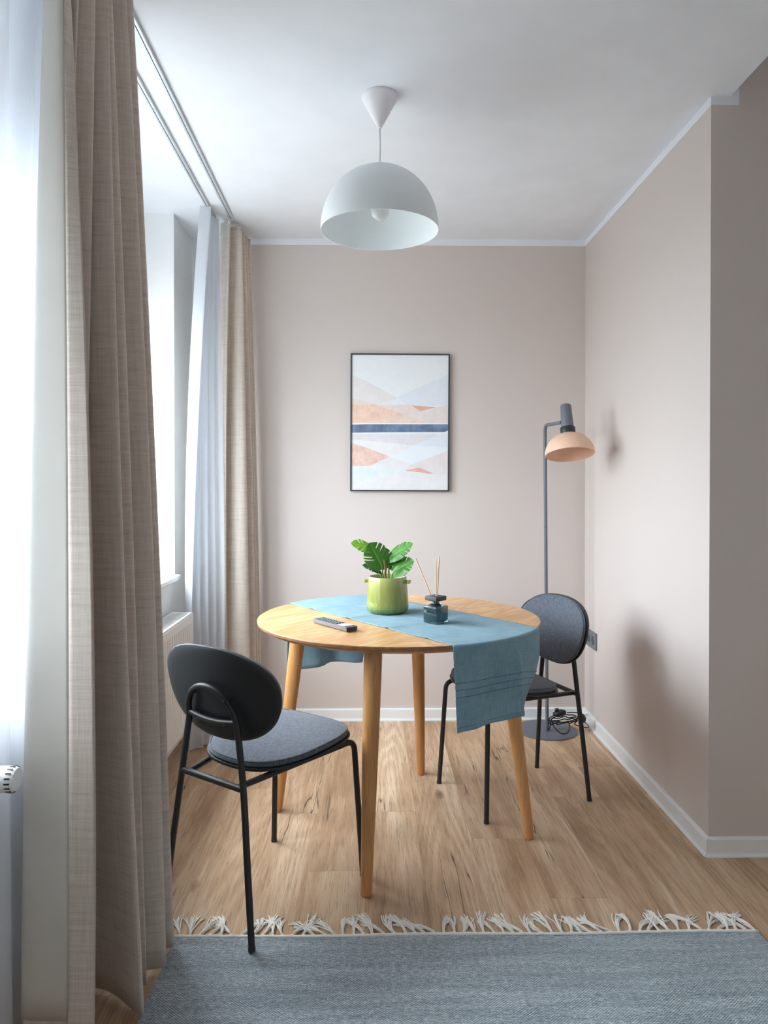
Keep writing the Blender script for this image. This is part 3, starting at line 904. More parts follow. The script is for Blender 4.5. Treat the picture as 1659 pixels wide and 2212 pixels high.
def rug():
    x0, x1, y0, y1, th = -.530, 1.052, -.55, 1.936, .0035
    t = thing('rug', 'grey-blue woven rug with cream knotted fringe, in the foreground', 'rug', ((x0 + x1) / 2, (y0 + y1) / 2, 0))
    sh = Matrix.Translation(-Vector(t.location))
    bm = bmesh.new()
    nx, ny = 60, 60
    def hz(x, y): return th + .0004 * math.sin(x * 7 + y * 3) + .0003 * math.sin(y * 23 - x * 5)
    def ye(x, y): return y + .003 * math.sin(x * 9.0) * (y > y1 - .01)
    T = [[bm.verts.new((x0 + (x1 - x0) * i / nx + .0025 * math.sin(j * .9) * (i in (0, nx)), ye(x0 + (x1 - x0) * i / nx, y0 + (y1 - y0) * j / ny), hz(x0 + (x1 - x0) * i / nx, y0 + (y1 - y0) * j / ny))) for j in range(ny + 1)] for i in range(nx + 1)]
    grid_faces(bm, T)
    B = [[bm.verts.new((v.co.x, v.co.y, .0)) for v in row] for row in T]
    for i in range(nx):
        bm.faces.new((T[i][0], T[i + 1][0], B[i + 1][0], B[i][0])); bm.faces.new((T[i][ny], B[i][ny], B[i + 1][ny], T[i + 1][ny]))
    for j in range(ny):
        bm.faces.new((T[0][j], B[0][j], B[0][j + 1], T[0][j + 1])); bm.faces.new((T[nx][j], T[nx][j + 1], B[nx][j + 1], B[nx][j]))
    bm.transform(sh); mesh_obj('woven_field', bm, RUG, t, True, 40)
    bm = bmesh.new()
    tube(bm, [(x0 + (x1 - x0) * k / 120, y1 + .003 + .003 * math.sin((x0 + (x1 - x0) * k / 120) * 9), .0045 + .0006 * math.sin(k * 1.7)) for k in range(121)], .0042, 8)
    bm.transform(sh); mesh_obj('edge_binding', bm, COTTON, t, True)
    rnd = random.Random(21)
    x = x0 + .012; k = 0; lean = 0.0
    while x < x1 - .004:
        lean = max(-.9, min(.9, lean * .55 + rnd.uniform(-.75, .62)))
        bm = bmesh.new()
        ybase = y1 + .006 + .003 * math.sin(x * 9)
        # knot
        lathe(bm, [(0, .0), (.004, .001), (.0052, .004), (.004, .0075), (0, .0088)], 8, (x, ybase + .002, .0))
        L = rnd.uniform(.074, .102); curl = rnd.uniform(-.9, .9)
        for s in range(11):
            sp = (s - 5) / 5 * .10 + rnd.uniform(-.09, .09)
            ll = L * rnd.uniform(.82, 1.06)
            px, py = x + rnd.uniform(-.002, .002), ybase + .003
            ang = lean + sp * .5; pts = []
            z0 = rnd.uniform(.0016, .0075)
            for q in range(8):
                f = q / 7
                pts.append((px, py, .0016 + z0 * math.sin(PI * min(1, .35 + f * .65)) + .0012 * math.sin(f * 9 + s)))
                ang += (curl * .16 + sp * .12 + rnd.uniform(-.10, .10))
                px += math.sin(ang) * ll / 7; py += max(.12, math.cos(ang)) * ll / 7
            tube(bm, pts, .0016, 5)
        bm.transform(sh); mesh_obj('tassel', bm, COTTON, t, True)
        x += rnd.uniform(.023, .031); k += 1
    return t
rug()

# ------------------------------------------------------------------ pendant lamp
PENDANT = simple('pale_grey_lacquer', (238, 244, 246), 0.5)
ROSE = simple('white_plastic', (238, 236, 238), 0.5)
def frosted():
    m = NT('frosted_bulb_glass')
    m.bsdf((0.93, 0.93, 0.92), 0.12, None, **{'Transmission Weight': 0.35, 'IOR': 1.3, 'Coat Weight': 0.6}); return m.m
def pendant():
    px, py = .026, 2.365
    t = thing('pendant_lamp', 'pale grey dome pendant lamp hanging from the ceiling above the round table', 'ceiling lamp', (px, py, ZC))
    zz = lambda z: z - ZC
    bm = bmesh.new()
    lathe(bm, [(.0, 0), (.0575, 0), (.0590, -.004), (.0580, -.010), (.0095, -.098), (.008, -.104), (.004, -.106), (0, -.106)], 64); mesh_obj('ceiling_rose', bm, ROSE, t, True, 40)
    bm = bmesh.new(); tube(bm, [(0, 0, -.104), (.001, 0, -.16), (0, 0, zz(2.257))], .0030, 10); mesh_obj('cord', bm, ROSE, t, True)
    bm = bmesh.new()
    R, H, zr = .1925, .203, zz(2.052)
    out = [(R * math.cos(a) ** .97 if a < PI / 2 - 1e-4 else 0.0, zr + H * math.sin(a)) for a in [PI / 2 * k / 26 for k in range(27)]]
    out = [(R, zr - .004)] + out
    inn = [(max(0, r - .0018), z - .0016 * (z > zr)) for r, z in out]
    prof = out[::-1] + inn
    lathe(bm, prof, 96); mesh_obj('lamp_shade', bm, PENDANT, t, True, 50)
    bm = bmesh.new(); lathe(bm, [(0, zz(2.252)), (.020, zz(2.250)), (.020, zz(2.185)), (.0175, zz(2.175)), (0, zz(2.175))], 32); mesh_obj('lamp_holder', bm, ROSE, t, True, 40)
    bm = bmesh.new()
    prof = [(0, zz(2.180)), (.013, zz(2.178)), (.0135, zz(2.158))]
    cz, r = zz(2.113), .0295
    prof += [(r * math.sin(a), cz + r * math.cos(a)) for a in [0.5 + (PI - 0.5) * k / 16 for k in range(17)]]
    prof[-1] = (0, cz - r)
    lathe(bm, prof, 40); mesh_obj('bulb', bm, frosted(), t, True)
    return t
pendant()

# ------------------------------------------------------------------ framed print
def paint(name, rgb, amp=0.10, sc=22.0):
    m = NT(name); v = m.coord()
    c = tuple(x + (.86 - x) * (.22 if name != 'watercolour_navy' else .06) for x in s2l(rgb)); n = m.noise(v, sc, 5.0, 0.65)
    col = m.mix(m.step(n, 0.3, 0.7), tuple(x * (1 - amp) for x in c), tuple(min(1, x * (1 + amp)) for x in c))
    m.bsdf(col, 0.45, None, **{'Coat Weight': 0.35, 'Coat Roughness': 0.05}); return m.m
def framed_print():
    x0, x1, z0, z1 = -.110, .400, 1.187, 1.894
    cx, cz = (x0 + x1) / 2, (z0 + z1) / 2
    w, h = (x1 - x0) / 2, (z1 - z0) / 2
    t = thing('framed_print', 'abstract desert print in a thin black frame on the back wall', 'picture', (cx, YB, cz))
    t.rotation_euler = (0, math.radians(0.25), 0)
    F = simple('black_frame_lacquer', (44, 47, 54), 0.4)
    fw, d = .0062, .022
    bm = bmesh.new()
    box(bm, -w, w, -d, -.001, h - fw, h, .0006); box(bm, -w, w, -d, -.001, -h, -h + fw, .0006)
    box(bm, -w, -w + fw, -d, -.001, -h + fw, h - fw, .0006); box(bm, w - fw, w, -d, -.001, -h + fw, h - fw, .0006)
    mesh_obj('frame', bm, F, t)
    cols = [('paper', (234, 237, 240), .015), ('haze_blue', (222, 228, 238), .02), ('blush', (229, 221, 219), .03), ('peach', (236, 190, 162), .08), ('rose', (231, 208, 200), .05),
            ('terracotta', (218, 152, 124), .12), ('sand', (230, 214, 209), .04), ('apricot', (233, 200, 183), .06), ('navy', (88, 112, 146), .42), ('mauve', (217, 213, 217), .03),
            ('lilac', (219, 225, 237), .02), ('shell', (231, 228, 228), .02), ('coral', (230, 183, 164), .12), ('mist', (225, 221, 223), .03), ('pale', (228, 233, 240), .01),
            ('dusk', (224, 214, 215), .03), ('sky', (214, 223, 231), .04), ('white', (246, 247, 248), .0)]
    idx = {c[0]: i for i, c in enumerate(cols)}
    mats = [paint('watercolour_' + c[0], c[1], c[2], 30.0 if c[0] != 'navy' else 16.0) for c in cols]
    shapes = [
        ('haze_blue', [(1450, 430), (1130, 570), (780, 735), (900, 830), (1450, 842)]),
        ('blush', [(188, 442), (330, 505), (450, 562), (600, 640), (780, 742), (950, 834), (600, 832), (188, 832)]),
        ('pale', [(700, 780), (790, 745), (905, 828), (520, 832)]),
        ('rose', [(500, 830), (975, 832), (1110, 918), (900, 985)]),
        ('rose', [(188, 745), (500, 828), (188, 832)]),
        ('peach', [(188, 830), (500, 832), (870, 960), (1205, 1072), (188, 1077)]),
        ('sand', [(885, 968), (1090, 915), (1280, 868), (1450, 833), (1450, 1073), (1205, 1072)]),
        ('apricot', [(500, 1042), (700, 998), (880, 965), (1205, 1072), (188, 1077), (188, 1068)]),
        ('terracotta', [(965, 836), (1295, 860), (1092, 915)]),
        ('navy', [(188, 1096), (400, 1090), (1450, 1084), (1450, 1166), (1400, 1186), (700, 1194), (188, 1202)]),
        ('mauve', [(188, 1216), (1320, 1216), (1010, 1366), (600, 1322), (188, 1290)]),
        ('lilac', [(1320, 1216), (1450, 1216), (1450, 1385), (1010, 1366)]),
        ('shell', [(188, 1290), (600, 1322), (1010, 1366), (685, 1512), (188, 1334)]),
        ('coral', [(188, 1334), (440, 1418), (685, 1512), (425, 1642), (188, 1640)]),
        ('pale', [(685, 1512), (1010, 1366), (1450, 1385), (1450, 1430), (980, 1615)]),
        ('mist', [(420, 1642), (685, 1512), (1000, 1622), (900, 1706), (600, 1668)]),
        ('dusk', [(1450, 1430), (980, 1615), (870, 1694), (1075, 1655), (1272, 1738), (1450, 1752)]),
        ('sky', [(188, 1636), (600, 1662), (880, 1694), (600, 1756), (380, 1830), (188, 1892)]),
        ('mist', [(188, 1892), (380, 1830), (600, 1752), (870, 1694), (1272, 1738), (1450, 1752), (1450, 1950), (188, 1950)]),
        ('terracotta', [(888, 1697), (1075, 1655), (1274, 1740)]),
    ]
    U0, U1, V0, V1 = 186, 1452, 178, 1952
    iw, ih = w - fw, h - fw
    bm = bmesh.new()
    yb = -.0150
    def addpoly(pts, mi, yy):
        vsx = [bm.verts.new((-iw + 2 * iw * max(0, min(1, (u - U0) / (U1 - U0))), yy, ih - 2 * ih * max(0, min(1, (v - V0) / (V1 - V0))))) for u, v in pts]
        f = bm.faces.new(vsx); f.normal_update()
        if f.normal.y > 0: f.normal_flip()
        f.material_index = mi
    box(bm, -iw, iw, yb, -.004, -ih, ih)
    bm.faces.ensure_lookup_table()
    for f in bm.faces: f.material_index = 0
    for k, (nm, pts) in enumerate(shapes):
        addpoly(pts, idx[nm], yb - .00025 - .00004 * k)
    me = bpy.data.meshes.new('print'); bm.to_mesh(me); bm.free()
    for m_ in mats: me.materials.append(m_)
    o = bpy.data.objects.new('print', me); COL.objects.link(o); o.parent = t
    return t
framed_print()

# ------------------------------------------------------------------ floor lamp
LAMP_GREY = simple('slate_grey_lacquer', (104, 109, 120), 0.42)
PEACH = simple('peach_lacquer', (234, 194, 167), 0.5)
BRASS = simple('brushed_brass', (214, 182, 110), 0.3, 0.9)
BLACK_RUBBER = simple('black_cable_rubber', (24, 25, 28), 0.45)
def clear_bulb():
    m = NT('clear_bulb_glass')
    m.bsdf((1.0, 0.97, 0.93), 0.02, None, **{'Transmission Weight': 0.9, 'IOR': 1.2}); return m.m
def floor_lamp():
    bx, by = .868, 3.562
    t = thing('floor_lamp', 'slate grey floor lamp with a peach dome shade in the right corner', 'floor lamp', (bx, by, 0))
    sh = Matrix.Translation((-bx, -by, 0))
    bm = bmesh.new(); lathe(bm, [(0, 0), (.146, 0), (.148, .002), (.148, .006), (.146, .008), (0, .008)], 96); mesh_obj('base', bm, LAMP_GREY, t, True, 30)
    pole = bend([(.866, 3.542, .006), (.850, 3.535, 1.512), (.8625, 3.268, 1.503)], .040, 8)
    bm = bmesh.new(); tube(bm, pole, .0085, 16); bm.transform(sh); mesh_obj('pole', bm, LAMP_GREY, t, True, 50)
    bm = bmesh.new(); tube(bm, [(.8553, 3.5373, 1.013), (.8553, 3.5373, 1.0145)], .0088, 16); bm.transform(sh); mesh_obj('joint_ring', bm, DARK_PLASTIC, t, True, 50)
    u = Vector((-.012, .265, .96)).normalized()
    C = Vector((.888, 3.225, 1.359))
    M = Matrix.Translation(C) @ u.to_track_quat('Z', 'Y').to_matrix().to_4x4() @ Matrix.Scale(.936, 4)
    def put(name, prof, mat, n=64):
        bm = bmesh.new(); lathe(bm, prof, n); bm.transform(sh @ M); return mesh_obj(name, bm, mat, t, True, 45)
    R, H = .1165, .105
    out = [(R * math.cos(a), H * math.sin(a)) for a in [1.46 * k / 20 for k in range(21)]]
    out = [(R, -.004)] + out
    inn = [(max(.004, r - .0015), z - .0012) for r, z in out]
    put('lamp_shade', out[::-1] + inn, PEACH, 80)
    put('collar', [(0, .100), (.0345, .100), (.0355, .102), (.0355, .131), (.034, .133), (0, .133)], DARK_PLASTIC)
    put('lamp_head', [(0, .132), (.0295, .132), (.0298, .134), (.0262, .243), (.025, .2475), (.021, .250), (0, .250)], LAMP_GREY)
    put('finial', [(0, .250), (.012, .250), (.012, .253), (.009, .256), (0, .257)], BRASS, 24)
    r, cz = .021, .030
    put('bulb', [(0, .098), (.012, .096), (.0125, .062)] + [(r * math.sin(a), cz + r * math.cos(a)) for a in [.6 + (PI - .6) * k / 12 for k in range(12)]] + [(0, cz - r)], clear_bulb(), 28)
    bm = bmesh.new()
    for k in range(4):
        a = k * PI / 2; tube(bm, [(.004 * math.cos(a), .004 * math.sin(a), .055), (.009 * math.cos(a), .009 * math.sin(a), .022)], .0010, 6)
    bm.transform(sh @ M); mesh_obj('filament', bm, BRASS, t, True)
    # cable bundle looped round the foot of the pole, with foot switch and plug
    rnd = random.Random(5)
    bm = bmesh.new()
    pts = []
    for k in range(66):
        a = 2 * PI * k / 22
        jit = rnd.uniform(-.004, .004)
        pts.append((.945 + .070 * math.cos(a) + jit, 3.535 + .018 * math.sin(a), .072 + .008 * math.sin(k * .31) - k * .00035 + jit))
    pts += [(1.00, 3.53, .040), (1.06, 3.54, .020), (1.088, 3.60, .010), (1.085, 3.66, .0085)]
    tube(bm, catmull(pts, 4), .0028, 8)
    loop = catmull([(.880, 3.520, .075), (.888, 3.500, .040), (.915, 3.480, .016), (.945, 3.480, .014), (.962, 3.492, .030), (.964, 3.508, .062)], 6)
    tube(bm, loop, .0028, 8)
    tube(bm, catmull([(.955, 3.51, .105), (.99, 3.505, .107), (1.012, 3.505, .103), (1.026, 3.51, .094)], 6), .0028, 8)
    tube(bm, catmull([(.866, 3.531, .010), (.874, 3.520, .03), (.88, 3.518, .07), (.90, 3.52, .08)], 6), .0028, 8)
    bm.transform(sh); mesh_obj('cable', bm, BLACK_RUBBER, t, True)
    bm = bmesh.new()
    lathe(bm, [(0, -.016), (.018, -.015), (.031, -.008), (.034, 0), (.031, .008), (.018, .014), (0, .015)], 32)
    bm.transform(Matrix.Diagonal((1.0, .62, 1.0, 1))); bm.transform(sh @ Matrix.Translation((.918, 3.508, .103)) @ Matrix.Rotation(math.radians(-12), 4, 'Y'))
    s = mesh_obj('foot_switch', bm, BLACK_RUBBER, t, True)
    bm = bmesh.new(); lathe(bm, [(0, .0), (.010, 0), (.011, .006), (.009, .009), (0, .0095)], 20); bm.transform(sh @ Matrix.Translation((.905, 3.508, .117)) @ Matrix.Rotation(math.radians(-12), 4, 'Y')); mesh_obj('switch_button', bm, DARK_PLASTIC, s, True, 40)
    bm = bmesh.new()
    tube(bm, [(1.032, 3.505, .060), (1.034, 3.505, .078), (1.028, 3.505, .092), (1.020, 3.505, .106)], [.012, .0145, .011, .004], 14)
    bm.transform(sh); p = mesh_obj('plug', bm, BLACK_RUBBER, t, True, 50)
    for dx in (0, .012):
        bm = bmesh.new(); tube(bm, [(1.036 + dx * .2, 3.503 - dx, .094), (1.055 + dx * .2, 3.503 - dx, .100)], .0024, 8); bm.transform(sh); mesh_obj('pin', bm, ALU, p, True, 50)
    return t
floor_lamp()

# ------------------------------------------------------------------ double wall socket
def wall_socket():
    y0, y1, z0, z1 = 3.526, 3.678, .402, .487
    cy_, cz = (y0 + y1) / 2, (z0 + z1) / 2
    G = simple('anthracite_plastic', (112, 118, 120), 0.4); D = simple('dark_socket_plastic', (74, 79, 82), 0.45)
    t = thing('wall_socket', 'grey double power socket on the right wall behind the chair', 'socket', (XR, cy_, cz))
    bm = bmesh.new(); box(bm, -.009, 0, -.076, .076, -.0425, .0425, .002, 3); mesh_obj('cover_plate', bm, G, t)
    M = Matrix.Rotation(-PI / 2, 4, 'Y')
    for s in (-1, 1):
        bm = bmesh.new(); lathe(bm, [(0, .0093), (.0185, .0093), (.0195, .0105), (.0215, .0105), (.0222, .0092), (.0222, .004), (0, .004)], 36, (0, s * .0355, 0), M)
        k = mesh_obj('socket_insert', bm, D, t, True, 40)
        for q in (-1, 1):
            bm = bmesh.new(); lathe(bm, [(0, .0093), (.0027, .0093), (.0027, .0097), (0, .0097)], 12, (0, s * .0355 + q * .0095, 0), M); mesh_obj('pin_hole', bm, BLACK_RUBBER, k)
    return t
wall_socket()

# ------------------------------------------------------------------ potted monstera on the runner
def pot_mat():
    m = NT('green_reactive_glaze')
    v = m.coord(); sep = m.n('ShaderNodeSeparateXYZ'); m.set(sep.inputs[0], v)
    z = sep.outputs[2]
    wob = m.math('ADD', z, m.math('MULTIPLY', m.math('SUBTRACT', m.noise(v, 30.0, 3.0), 0.5), 0.02))
    c = m.ramp(m.math('DIVIDE', wob, 0.13), [(0.0, s2l((92, 118, 66))), (0.13, s2l((108, 132, 68))), (0.22, s2l((138, 143, 72))), (0.7, s2l((142, 147, 76))), (0.95, s2l((170, 174, 108)))])
    sp = m.n('ShaderNodeTexVoronoi', {'Scale': 210.0}); m.set(sp.inputs['Vector'], v)
    pick = m.step(m.noise(v, 60.0, 2.0), 0.52, 0.6)
    spk = m.math('MULTIPLY', m.math('SUBTRACT', 1.0, m.step(sp.outputs['Distance'], 0.12, 0.26)), pick)
    c = m.mix(m.math('MULTIPLY', spk, 0.55), c, s2l((88, 88, 36)))
    drip = m.step(m.noise(m.n('ShaderNodeVectorMath', {0: v, 1: (60.0, 60.0, 6.0)}, operation='MULTIPLY').outputs[0], 1.0, 3.0), 0.45, 0.7)
    c = m.mix(m.math('MULTIPLY', drip, 0.35), c, s2l((168, 172, 102)))
    m.bsdf(c, 0.12, m.bump(m.noise(v, 90.0, 2.0), 0.06, 0.001), **{'Coat Weight': 0.5, 'Coat Roughness': 0.06}); return m.m
def leaf_mat(name, a, b, under=0.25):
    m = NT(name); uv = m.coord('UV'); sep = m.n('ShaderNodeSeparateXYZ'); m.set(sep.inputs[0], uv)
    s = m.math('ABSOLUTE', sep.outputs[0])
    rib = m.math('SUBTRACT', 1.0, m.step(s, 0.02, 0.07))
    vein = m.math('ABSOLUTE', m.math('SINE', m.math('MULTIPLY', m.math('SUBTRACT', sep.outputs[1], m.math('MULTIPLY', s, .22)), 22.0)))
    vein = m.math('SUBTRACT', 1.0, m.step(vein, 0.0, 0.22))
    n = m.noise(m.coord(), 60.0, 3.0)
    c = m.mix(n, s2l(a), s2l(b))
    pale = tuple(min(1, x * 1.9 + .03) for x in s2l(b))
    c = m.mix(m.math('MULTIPLY', rib, .55), c, pale)
    c = m.mix(m.math('MULTIPLY', vein, .18), c, pale)
    p = m.bsdf(c, 0.34, m.bump(m.math('SUBTRACT', 0.0, m.math('ADD', rib, vein)), 0.2, 0.001))
    tl = m.n('ShaderNodeBsdfTranslucent', {'Color': m.mix(0.35, c, (0.35, 0.62, 0.05))})
    mx = m.n('ShaderNodeMixShader', {0: under, 1: p.outputs[0], 2: tl.outputs[0]})
    m.t.links.new(mx.outputs[0], m.out.inputs[0]); return m.m
def potted_plant():
    px, py, pz = .058, 2.648, .7535
    t = thing('potted_plant', 'small split-leaf plant in a green glazed pot on the blue runner', 'plant', (px, py, pz))
    GL = pot_mat()
    bm = bmesh.new()
    H = .131
    prof = [(0, .0), (.060, .0), (.068, .002), (.0755, .010), (.0775, .020), (.0765, .045), (.0735, .085), (.0705, .118), (.0700, .126), (.0685, H), (.0655, H + .0005), (.0635, .127), (.0635, .060), (.062, .02), (0, .018)]
    lathe(bm, prof, 80); mesh_obj('pot', bm, GL, t, True, 60)
    for s, a in ((-1, math.radians(176)), (1, math.radians(-22))):
        bm = bmesh.new()
        box(bm, -.003, .013, -.008, -.001, -.006, .007, .002); box(bm, -.003, .013, .001, .008, -.006, .007, .002)
        box(bm, .008, .017, -.011, .011, -.0062, .0072, .0025)
        bm.transform(Matrix.Rotation(a, 4, 'Z') @ Matrix.Translation((.0705, 0, .114)))
        mesh_obj('handle', bm, GL, t, True, 40)
    bm = bmesh.new(); lathe(bm, [(0, .098), (.03, .099), (.062, .096), (.0632, .09)], 40); mesh_obj('soil', bm, simple('dark_potting_soil', (58, 48, 38), 0.95, bump=(160.0, 0.8, 0.004)), t, True)
    STEM = simple('green_stem', (112, 150, 66), 0.45); STAKE = simple('brown_shoot', (150, 104, 74), 0.6, bump=(120.0, 0.4, 0.002))
    MID = leaf_mat('leaf_mid_green', (60, 120, 42), (92, 156, 58)); LIME = leaf_mat('leaf_lime_green', (122, 180, 46), (160, 214, 74), 0.35); DARK = leaf_mat('leaf_dark_green', (28, 70, 42), (50, 98, 52), 0.12)
    def leaf(root, base, tip, nrm, width, mat, slits, droop=.15, fold=.12, sweep=.55, seed=1):
        """split leaf: blade from base to tip, facing nrm, with slits running in from the rim"""
        rnd = random.Random(seed)
        base, tip, nrm = Vector(base), Vector(tip), Vector(nrm)
        d = tip - base; L = d.length; d.normalize()
        side = d.cross(nrm).normalized(); up = side.cross(d).normalized()
        NT_, NS = 150, 18
        cuts = {}
        for sgn in (-1, 1):
            cs = []
            for c in slits: cs.append((c + rnd.uniform(-.03, .03), rnd.uniform(.012, .017), rnd.uniform(.28, .45)))
            cuts[sgn] = cs
        bm = bmesh.new(); uvl = bm.loops.layers.uv.verify()
        def half(u):
            if u < .22: w = .55 + .45 * math.sin(u / .22 * PI / 2)
            else: w = math.cos((u - .22) / .78 * PI / 2) ** .85
            return w * width / 2
        def pos(u, s, sgn):
            w = half(u)
            ss = s * s * .4 + s * .6
            along = u * L + sweep * ss * w * 1.0 - (.30 * width * ss * max(0, .25 - u) / .25)
            wave = .05 * width * math.sin(u * 16 + sgn) * s * s
            h = fold * w * s - droop * L * (u ** 2) - .9 * fold * w * s * s * 1.4 + wave * .35
            return base + d * along + side * (sgn * w * s) + up * h
        V = {}
        def vert(i, j, sgn):
            if j == 0: key = (i, 0, 0)
            else: key = (i, j, sgn)
            if key not in V: V[key] = bm.verts.new(pos(i / NT_, j / NS, sgn))
            return V[key]
        for sgn in (-1, 1):
            for i in range(NT_):
                for j in range(NS):
                    u, s = (i + .5) / NT_, (j + .5) / NS
                    if any(abs(u - c) < wd * (0.45 + 2.0 * max(0, s - .3)) and s > st for c, wd, st in cuts[sgn]): continue
                    q = [(i, j), (i + 1, j), (i + 1, j + 1), (i, j + 1)]
                    f = bm.faces.new([vert(a, b, sgn) for a, b in q])
                    for lp, (a, b) in zip(f.loops, q): lp[uvl].uv = (sgn * b / NS, a / NT_)
        bm.normal_update()
        o = mesh_obj('leaf', bm, mat, t, True)
        md = o.modifiers.new('thickness', 'SOLIDIFY'); md.thickness = .0007; md.offset = 0
        # stalk
        root = Vector(root); mid = root.lerp(base, .55) + Vector((0, 0, .006)) + (base - root).cross(Vector((0, 1, 0))) * .05
        bm = bmesh.new(); tube(bm, catmull([root, mid, base, base + d * .012], 6), [.0022] * 19, 8)
        mesh_obj('stem', bm, STEM, t, True)
    # positions relative to the pot's foot
    leaf((-.008, -.004, .098), (-.020, -.030, .168), (-.066, -.045, .256), (.30, -.93, .12), .096, MID, (.30, .47, .64), .05, .16, seed=2)
    leaf((-.006, .008, .098), (-.058, .020, .226), (-.128, .000, .262), (.15, -.55, .82), .070, LIME, (.36, .58), .18, .15, seed=4)
    leaf((.010, .006, .098), (.010, .010, .196), (.088, -.010, .256), (-.40, -.55, .68), .076, MID, (.34, .54, .72), .06, .22, seed=6)
    leaf((.014, -.008, .098), (.022, -.020, .148), (.088, -.045, .196), (-.30, -.62, .70), .082, MID, (.36, .58), .10, .18, seed=9)
    leaf((-.014, -.002, .098), (-.028, -.012, .152), (-.086, -.035, .182), (-.10, -.40, .90), .060, DARK, (.40, .62), .16, .20, seed=12)
    leaf((.006, .014, .098), (.008, .022, .176), (.062, .055, .208), (-.30, -.60, .70), .062, MID, (.38, .6), .10, .20, seed=15)
    leaf((-.002, .012, .098), (-.004, .010, .160), (-.012, .010, .236), (.20, -.90, .30), .062, MID, (.40, .62), .08, .15, seed=19)
    bm = bmesh.new(); tube(bm, catmull([(-.004, -.020, .098), (-.006, -.024, .120), (-.010, -.026, .140), (-.0085, -.028, .165), (-.013, -.030, .190), (-.013, -.030, .196)], 6), [.0042] * 12 + [.0038] * 8 + [.003] * 8 + [.0018] * 3, 10)
    mesh_obj('young_shoot', bm, STAKE, t, True)
    return t
potted_plant()

# ------------------------------------------------------------------ reed diffuser
def smoked_glass():
    m = NT('smoked_teal_glass')
    m.bsdf((0.17, 0.31, 0.34), 0.03, None, **{'Transmission Weight': 0.92, 'IOR': 1.45, 'Coat Weight': 0.4}); return m.m
def reed_diffuser():
    t = thing('reed_diffuser', 'square smoked-glass reed diffuser bottle with three sticks, on the runner', 'diffuser', (.217, 2.444, .7535), math.radians(43))
    SG = smoked_glass()
    bm = bmesh.new(); box(bm, -.0305, .0305, -.0305, .0305, 0, .058, .0045, 4)
    bmesh.ops.recalc_face_normals(bm, faces=bm.faces)
    b2 = bmesh.new(); box(b2, -.0270, .0270, -.0270, .0270, .0050, .0545, .004, 4)     # hollow inside
    bmesh.ops.recalc_face_normals(b2, faces=b2.faces); bmesh.ops.reverse_faces(b2, faces=b2.faces)
    tmp = bpy.data.meshes.new('tmp'); b2.to_mesh(tmp); b2.free(); bm.from_mesh(tmp); bpy.data.meshes.remove(tmp)
    mesh_obj('bottle', bm, SG, t, True, 40, keep=True)
    bm = bmesh.new(); lathe(bm, [(0, .0582), (.026, .0582), (.0255, .0592), (.018, .0635), (.0135, .0655), (.0125, .068), (.0125, .0748), (0, .0748)], 32); mesh_obj('bottle_neck', bm, SG, t, True, 40)
    bm = bmesh.new(); box(bm, -.0262, .0262, -.0262, .0262, .075, .090, .002, 3)
    mesh_obj('cap', bm, simple('matt_black_cap', (62, 65, 70), 0.5), t, True, 40)
    REED = simple('pale_reed', (232, 190, 160), 0.6)
    R = Matrix.Rotation(-math.radians(43), 4, 'Z')
    for a, b in (((-.003, 0, .060), (-.068, .010, .217)), ((.002, -.002, .060), (.001, -.004, .213)), ((.004, .003, .060), (.012, .0, .224))):
        bm = bmesh.new(); tube(bm, [R @ Vector(a), R @ Vector(b)], .0019, 10); mesh_obj('reed', bm, REED, t, True, 40)
    return t
reed_diffuser()

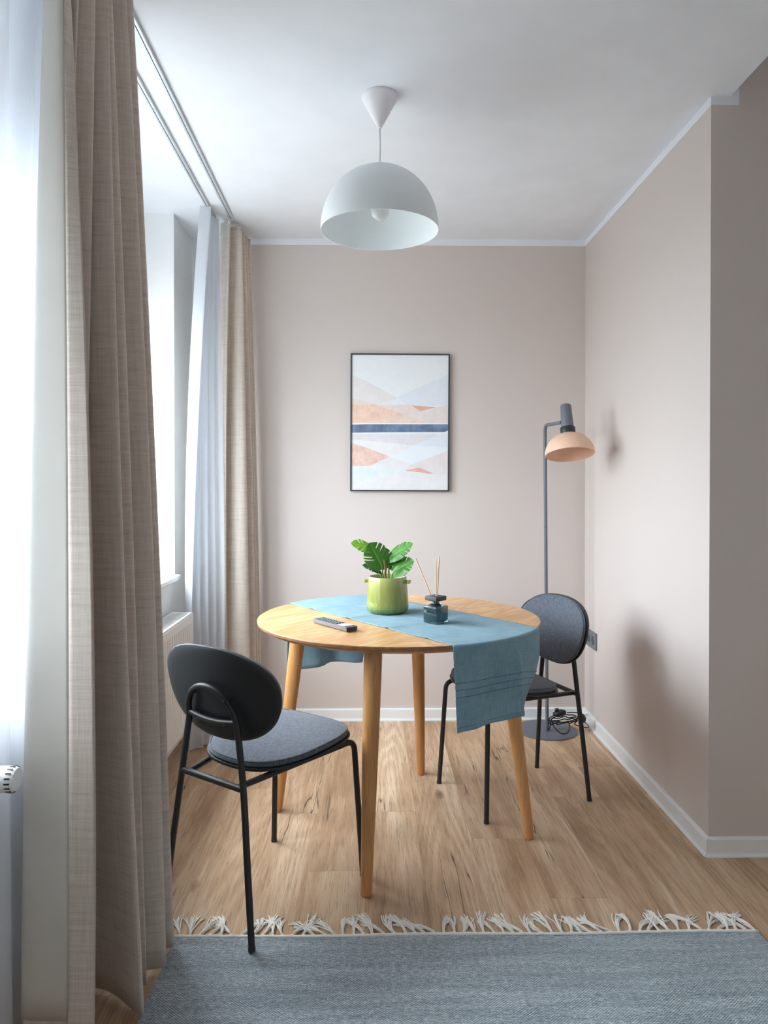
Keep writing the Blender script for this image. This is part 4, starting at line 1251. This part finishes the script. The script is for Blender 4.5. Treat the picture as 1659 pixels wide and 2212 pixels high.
# ------------------------------------------------------------------ remote control on the bare oak
def remote():
    c = Vector((-.1235, 2.385)); ang = math.atan2(-.80, .60)
    t = thing('remote_control', 'slim grey remote control lying on the bare oak tabletop', 'remote control', (c.x, c.y, .7502), ang)
    SIL = simple('silver_grey_plastic', (112, 115, 119), 0.32, 0.3); DK = simple('dark_keypad', (50, 53, 58), 0.45); KEY = simple('grey_rubber_key', (116, 124, 130), 0.55)
    L, W, H = .100, .0225, .0165
    bm = bmesh.new()
    prof = [(-W * .72, 0.0), (-W * .93, .004), (-W, .011), (-W * .985, H), (W * .985, H), (W, .011), (W * .93, .004), (W * .72, 0.0)]
    rings = []
    for x, s in ((-L, .90), (-L + .003, .985), (-L + .012, 1.0), (L - .006, 1.0), (L - .001, .98), (L, .95)):
        rings.append([bm.verts.new((x, y * s, H / 2 + (z - H / 2) * s)) for y, z in prof])
    n = len(prof)
    for a, b in zip(rings, rings[1:]):
        for i in range(n): bm.faces.new((a[i], a[(i + 1) % n], b[(i + 1) % n], b[i]))
    bm.faces.new(rings[0]); bm.faces.new(rings[-1][::-1])
    mn = min(v.co.z for v in bm.verts)
    bmesh.ops.translate(bm, verts=bm.verts, vec=(0, 0, -mn))
    mesh_obj('body', bm, SIL, t, True, 35)
    bm = bmesh.new(); box(bm, L - .0015, L + .0006, -W * .9, W * .9, .0022, H - .001, .0008); mesh_obj('end_panel', bm, DK, t)
    bm = bmesh.new(); box(bm, -L + .006, L - .010, -W + .003, W - .003, H - .0010, H + .0006, .0004); mesh_obj('keypad', bm, DK, t)
    bm = bmesh.new(); box(bm, .052, .082, -W + .0035, W - .0035, H + .0005, H + .0009); mesh_obj('pale_label', bm, simple('white_label', (232, 230, 233), 0.5), t)
    bm = bmesh.new(); box(bm, .038, .052, -W + .0035, W - .0035, H + .0005, H + .0009); o = mesh_obj('pink_label', bm, simple('pink_label_print', (236, 150, 200), 0.5), t)
    bm = bmesh.new(); box(bm, -.0037, .0037, -.0038, .0038, 0, .0020, .0009, 2); key = mesh_obj('button', bm, KEY, t, True, 40)
    first = True
    for i in range(11):
        for j in range(3):
            if i == 0 and j == 1: continue
            k = key if first else key.copy()
            if not first: COL.objects.link(k); k.parent = t
            first = False
            k.location = (-.086 + i * .0114, (j - 1) * .0122, H + .0005)
    return t
remote()
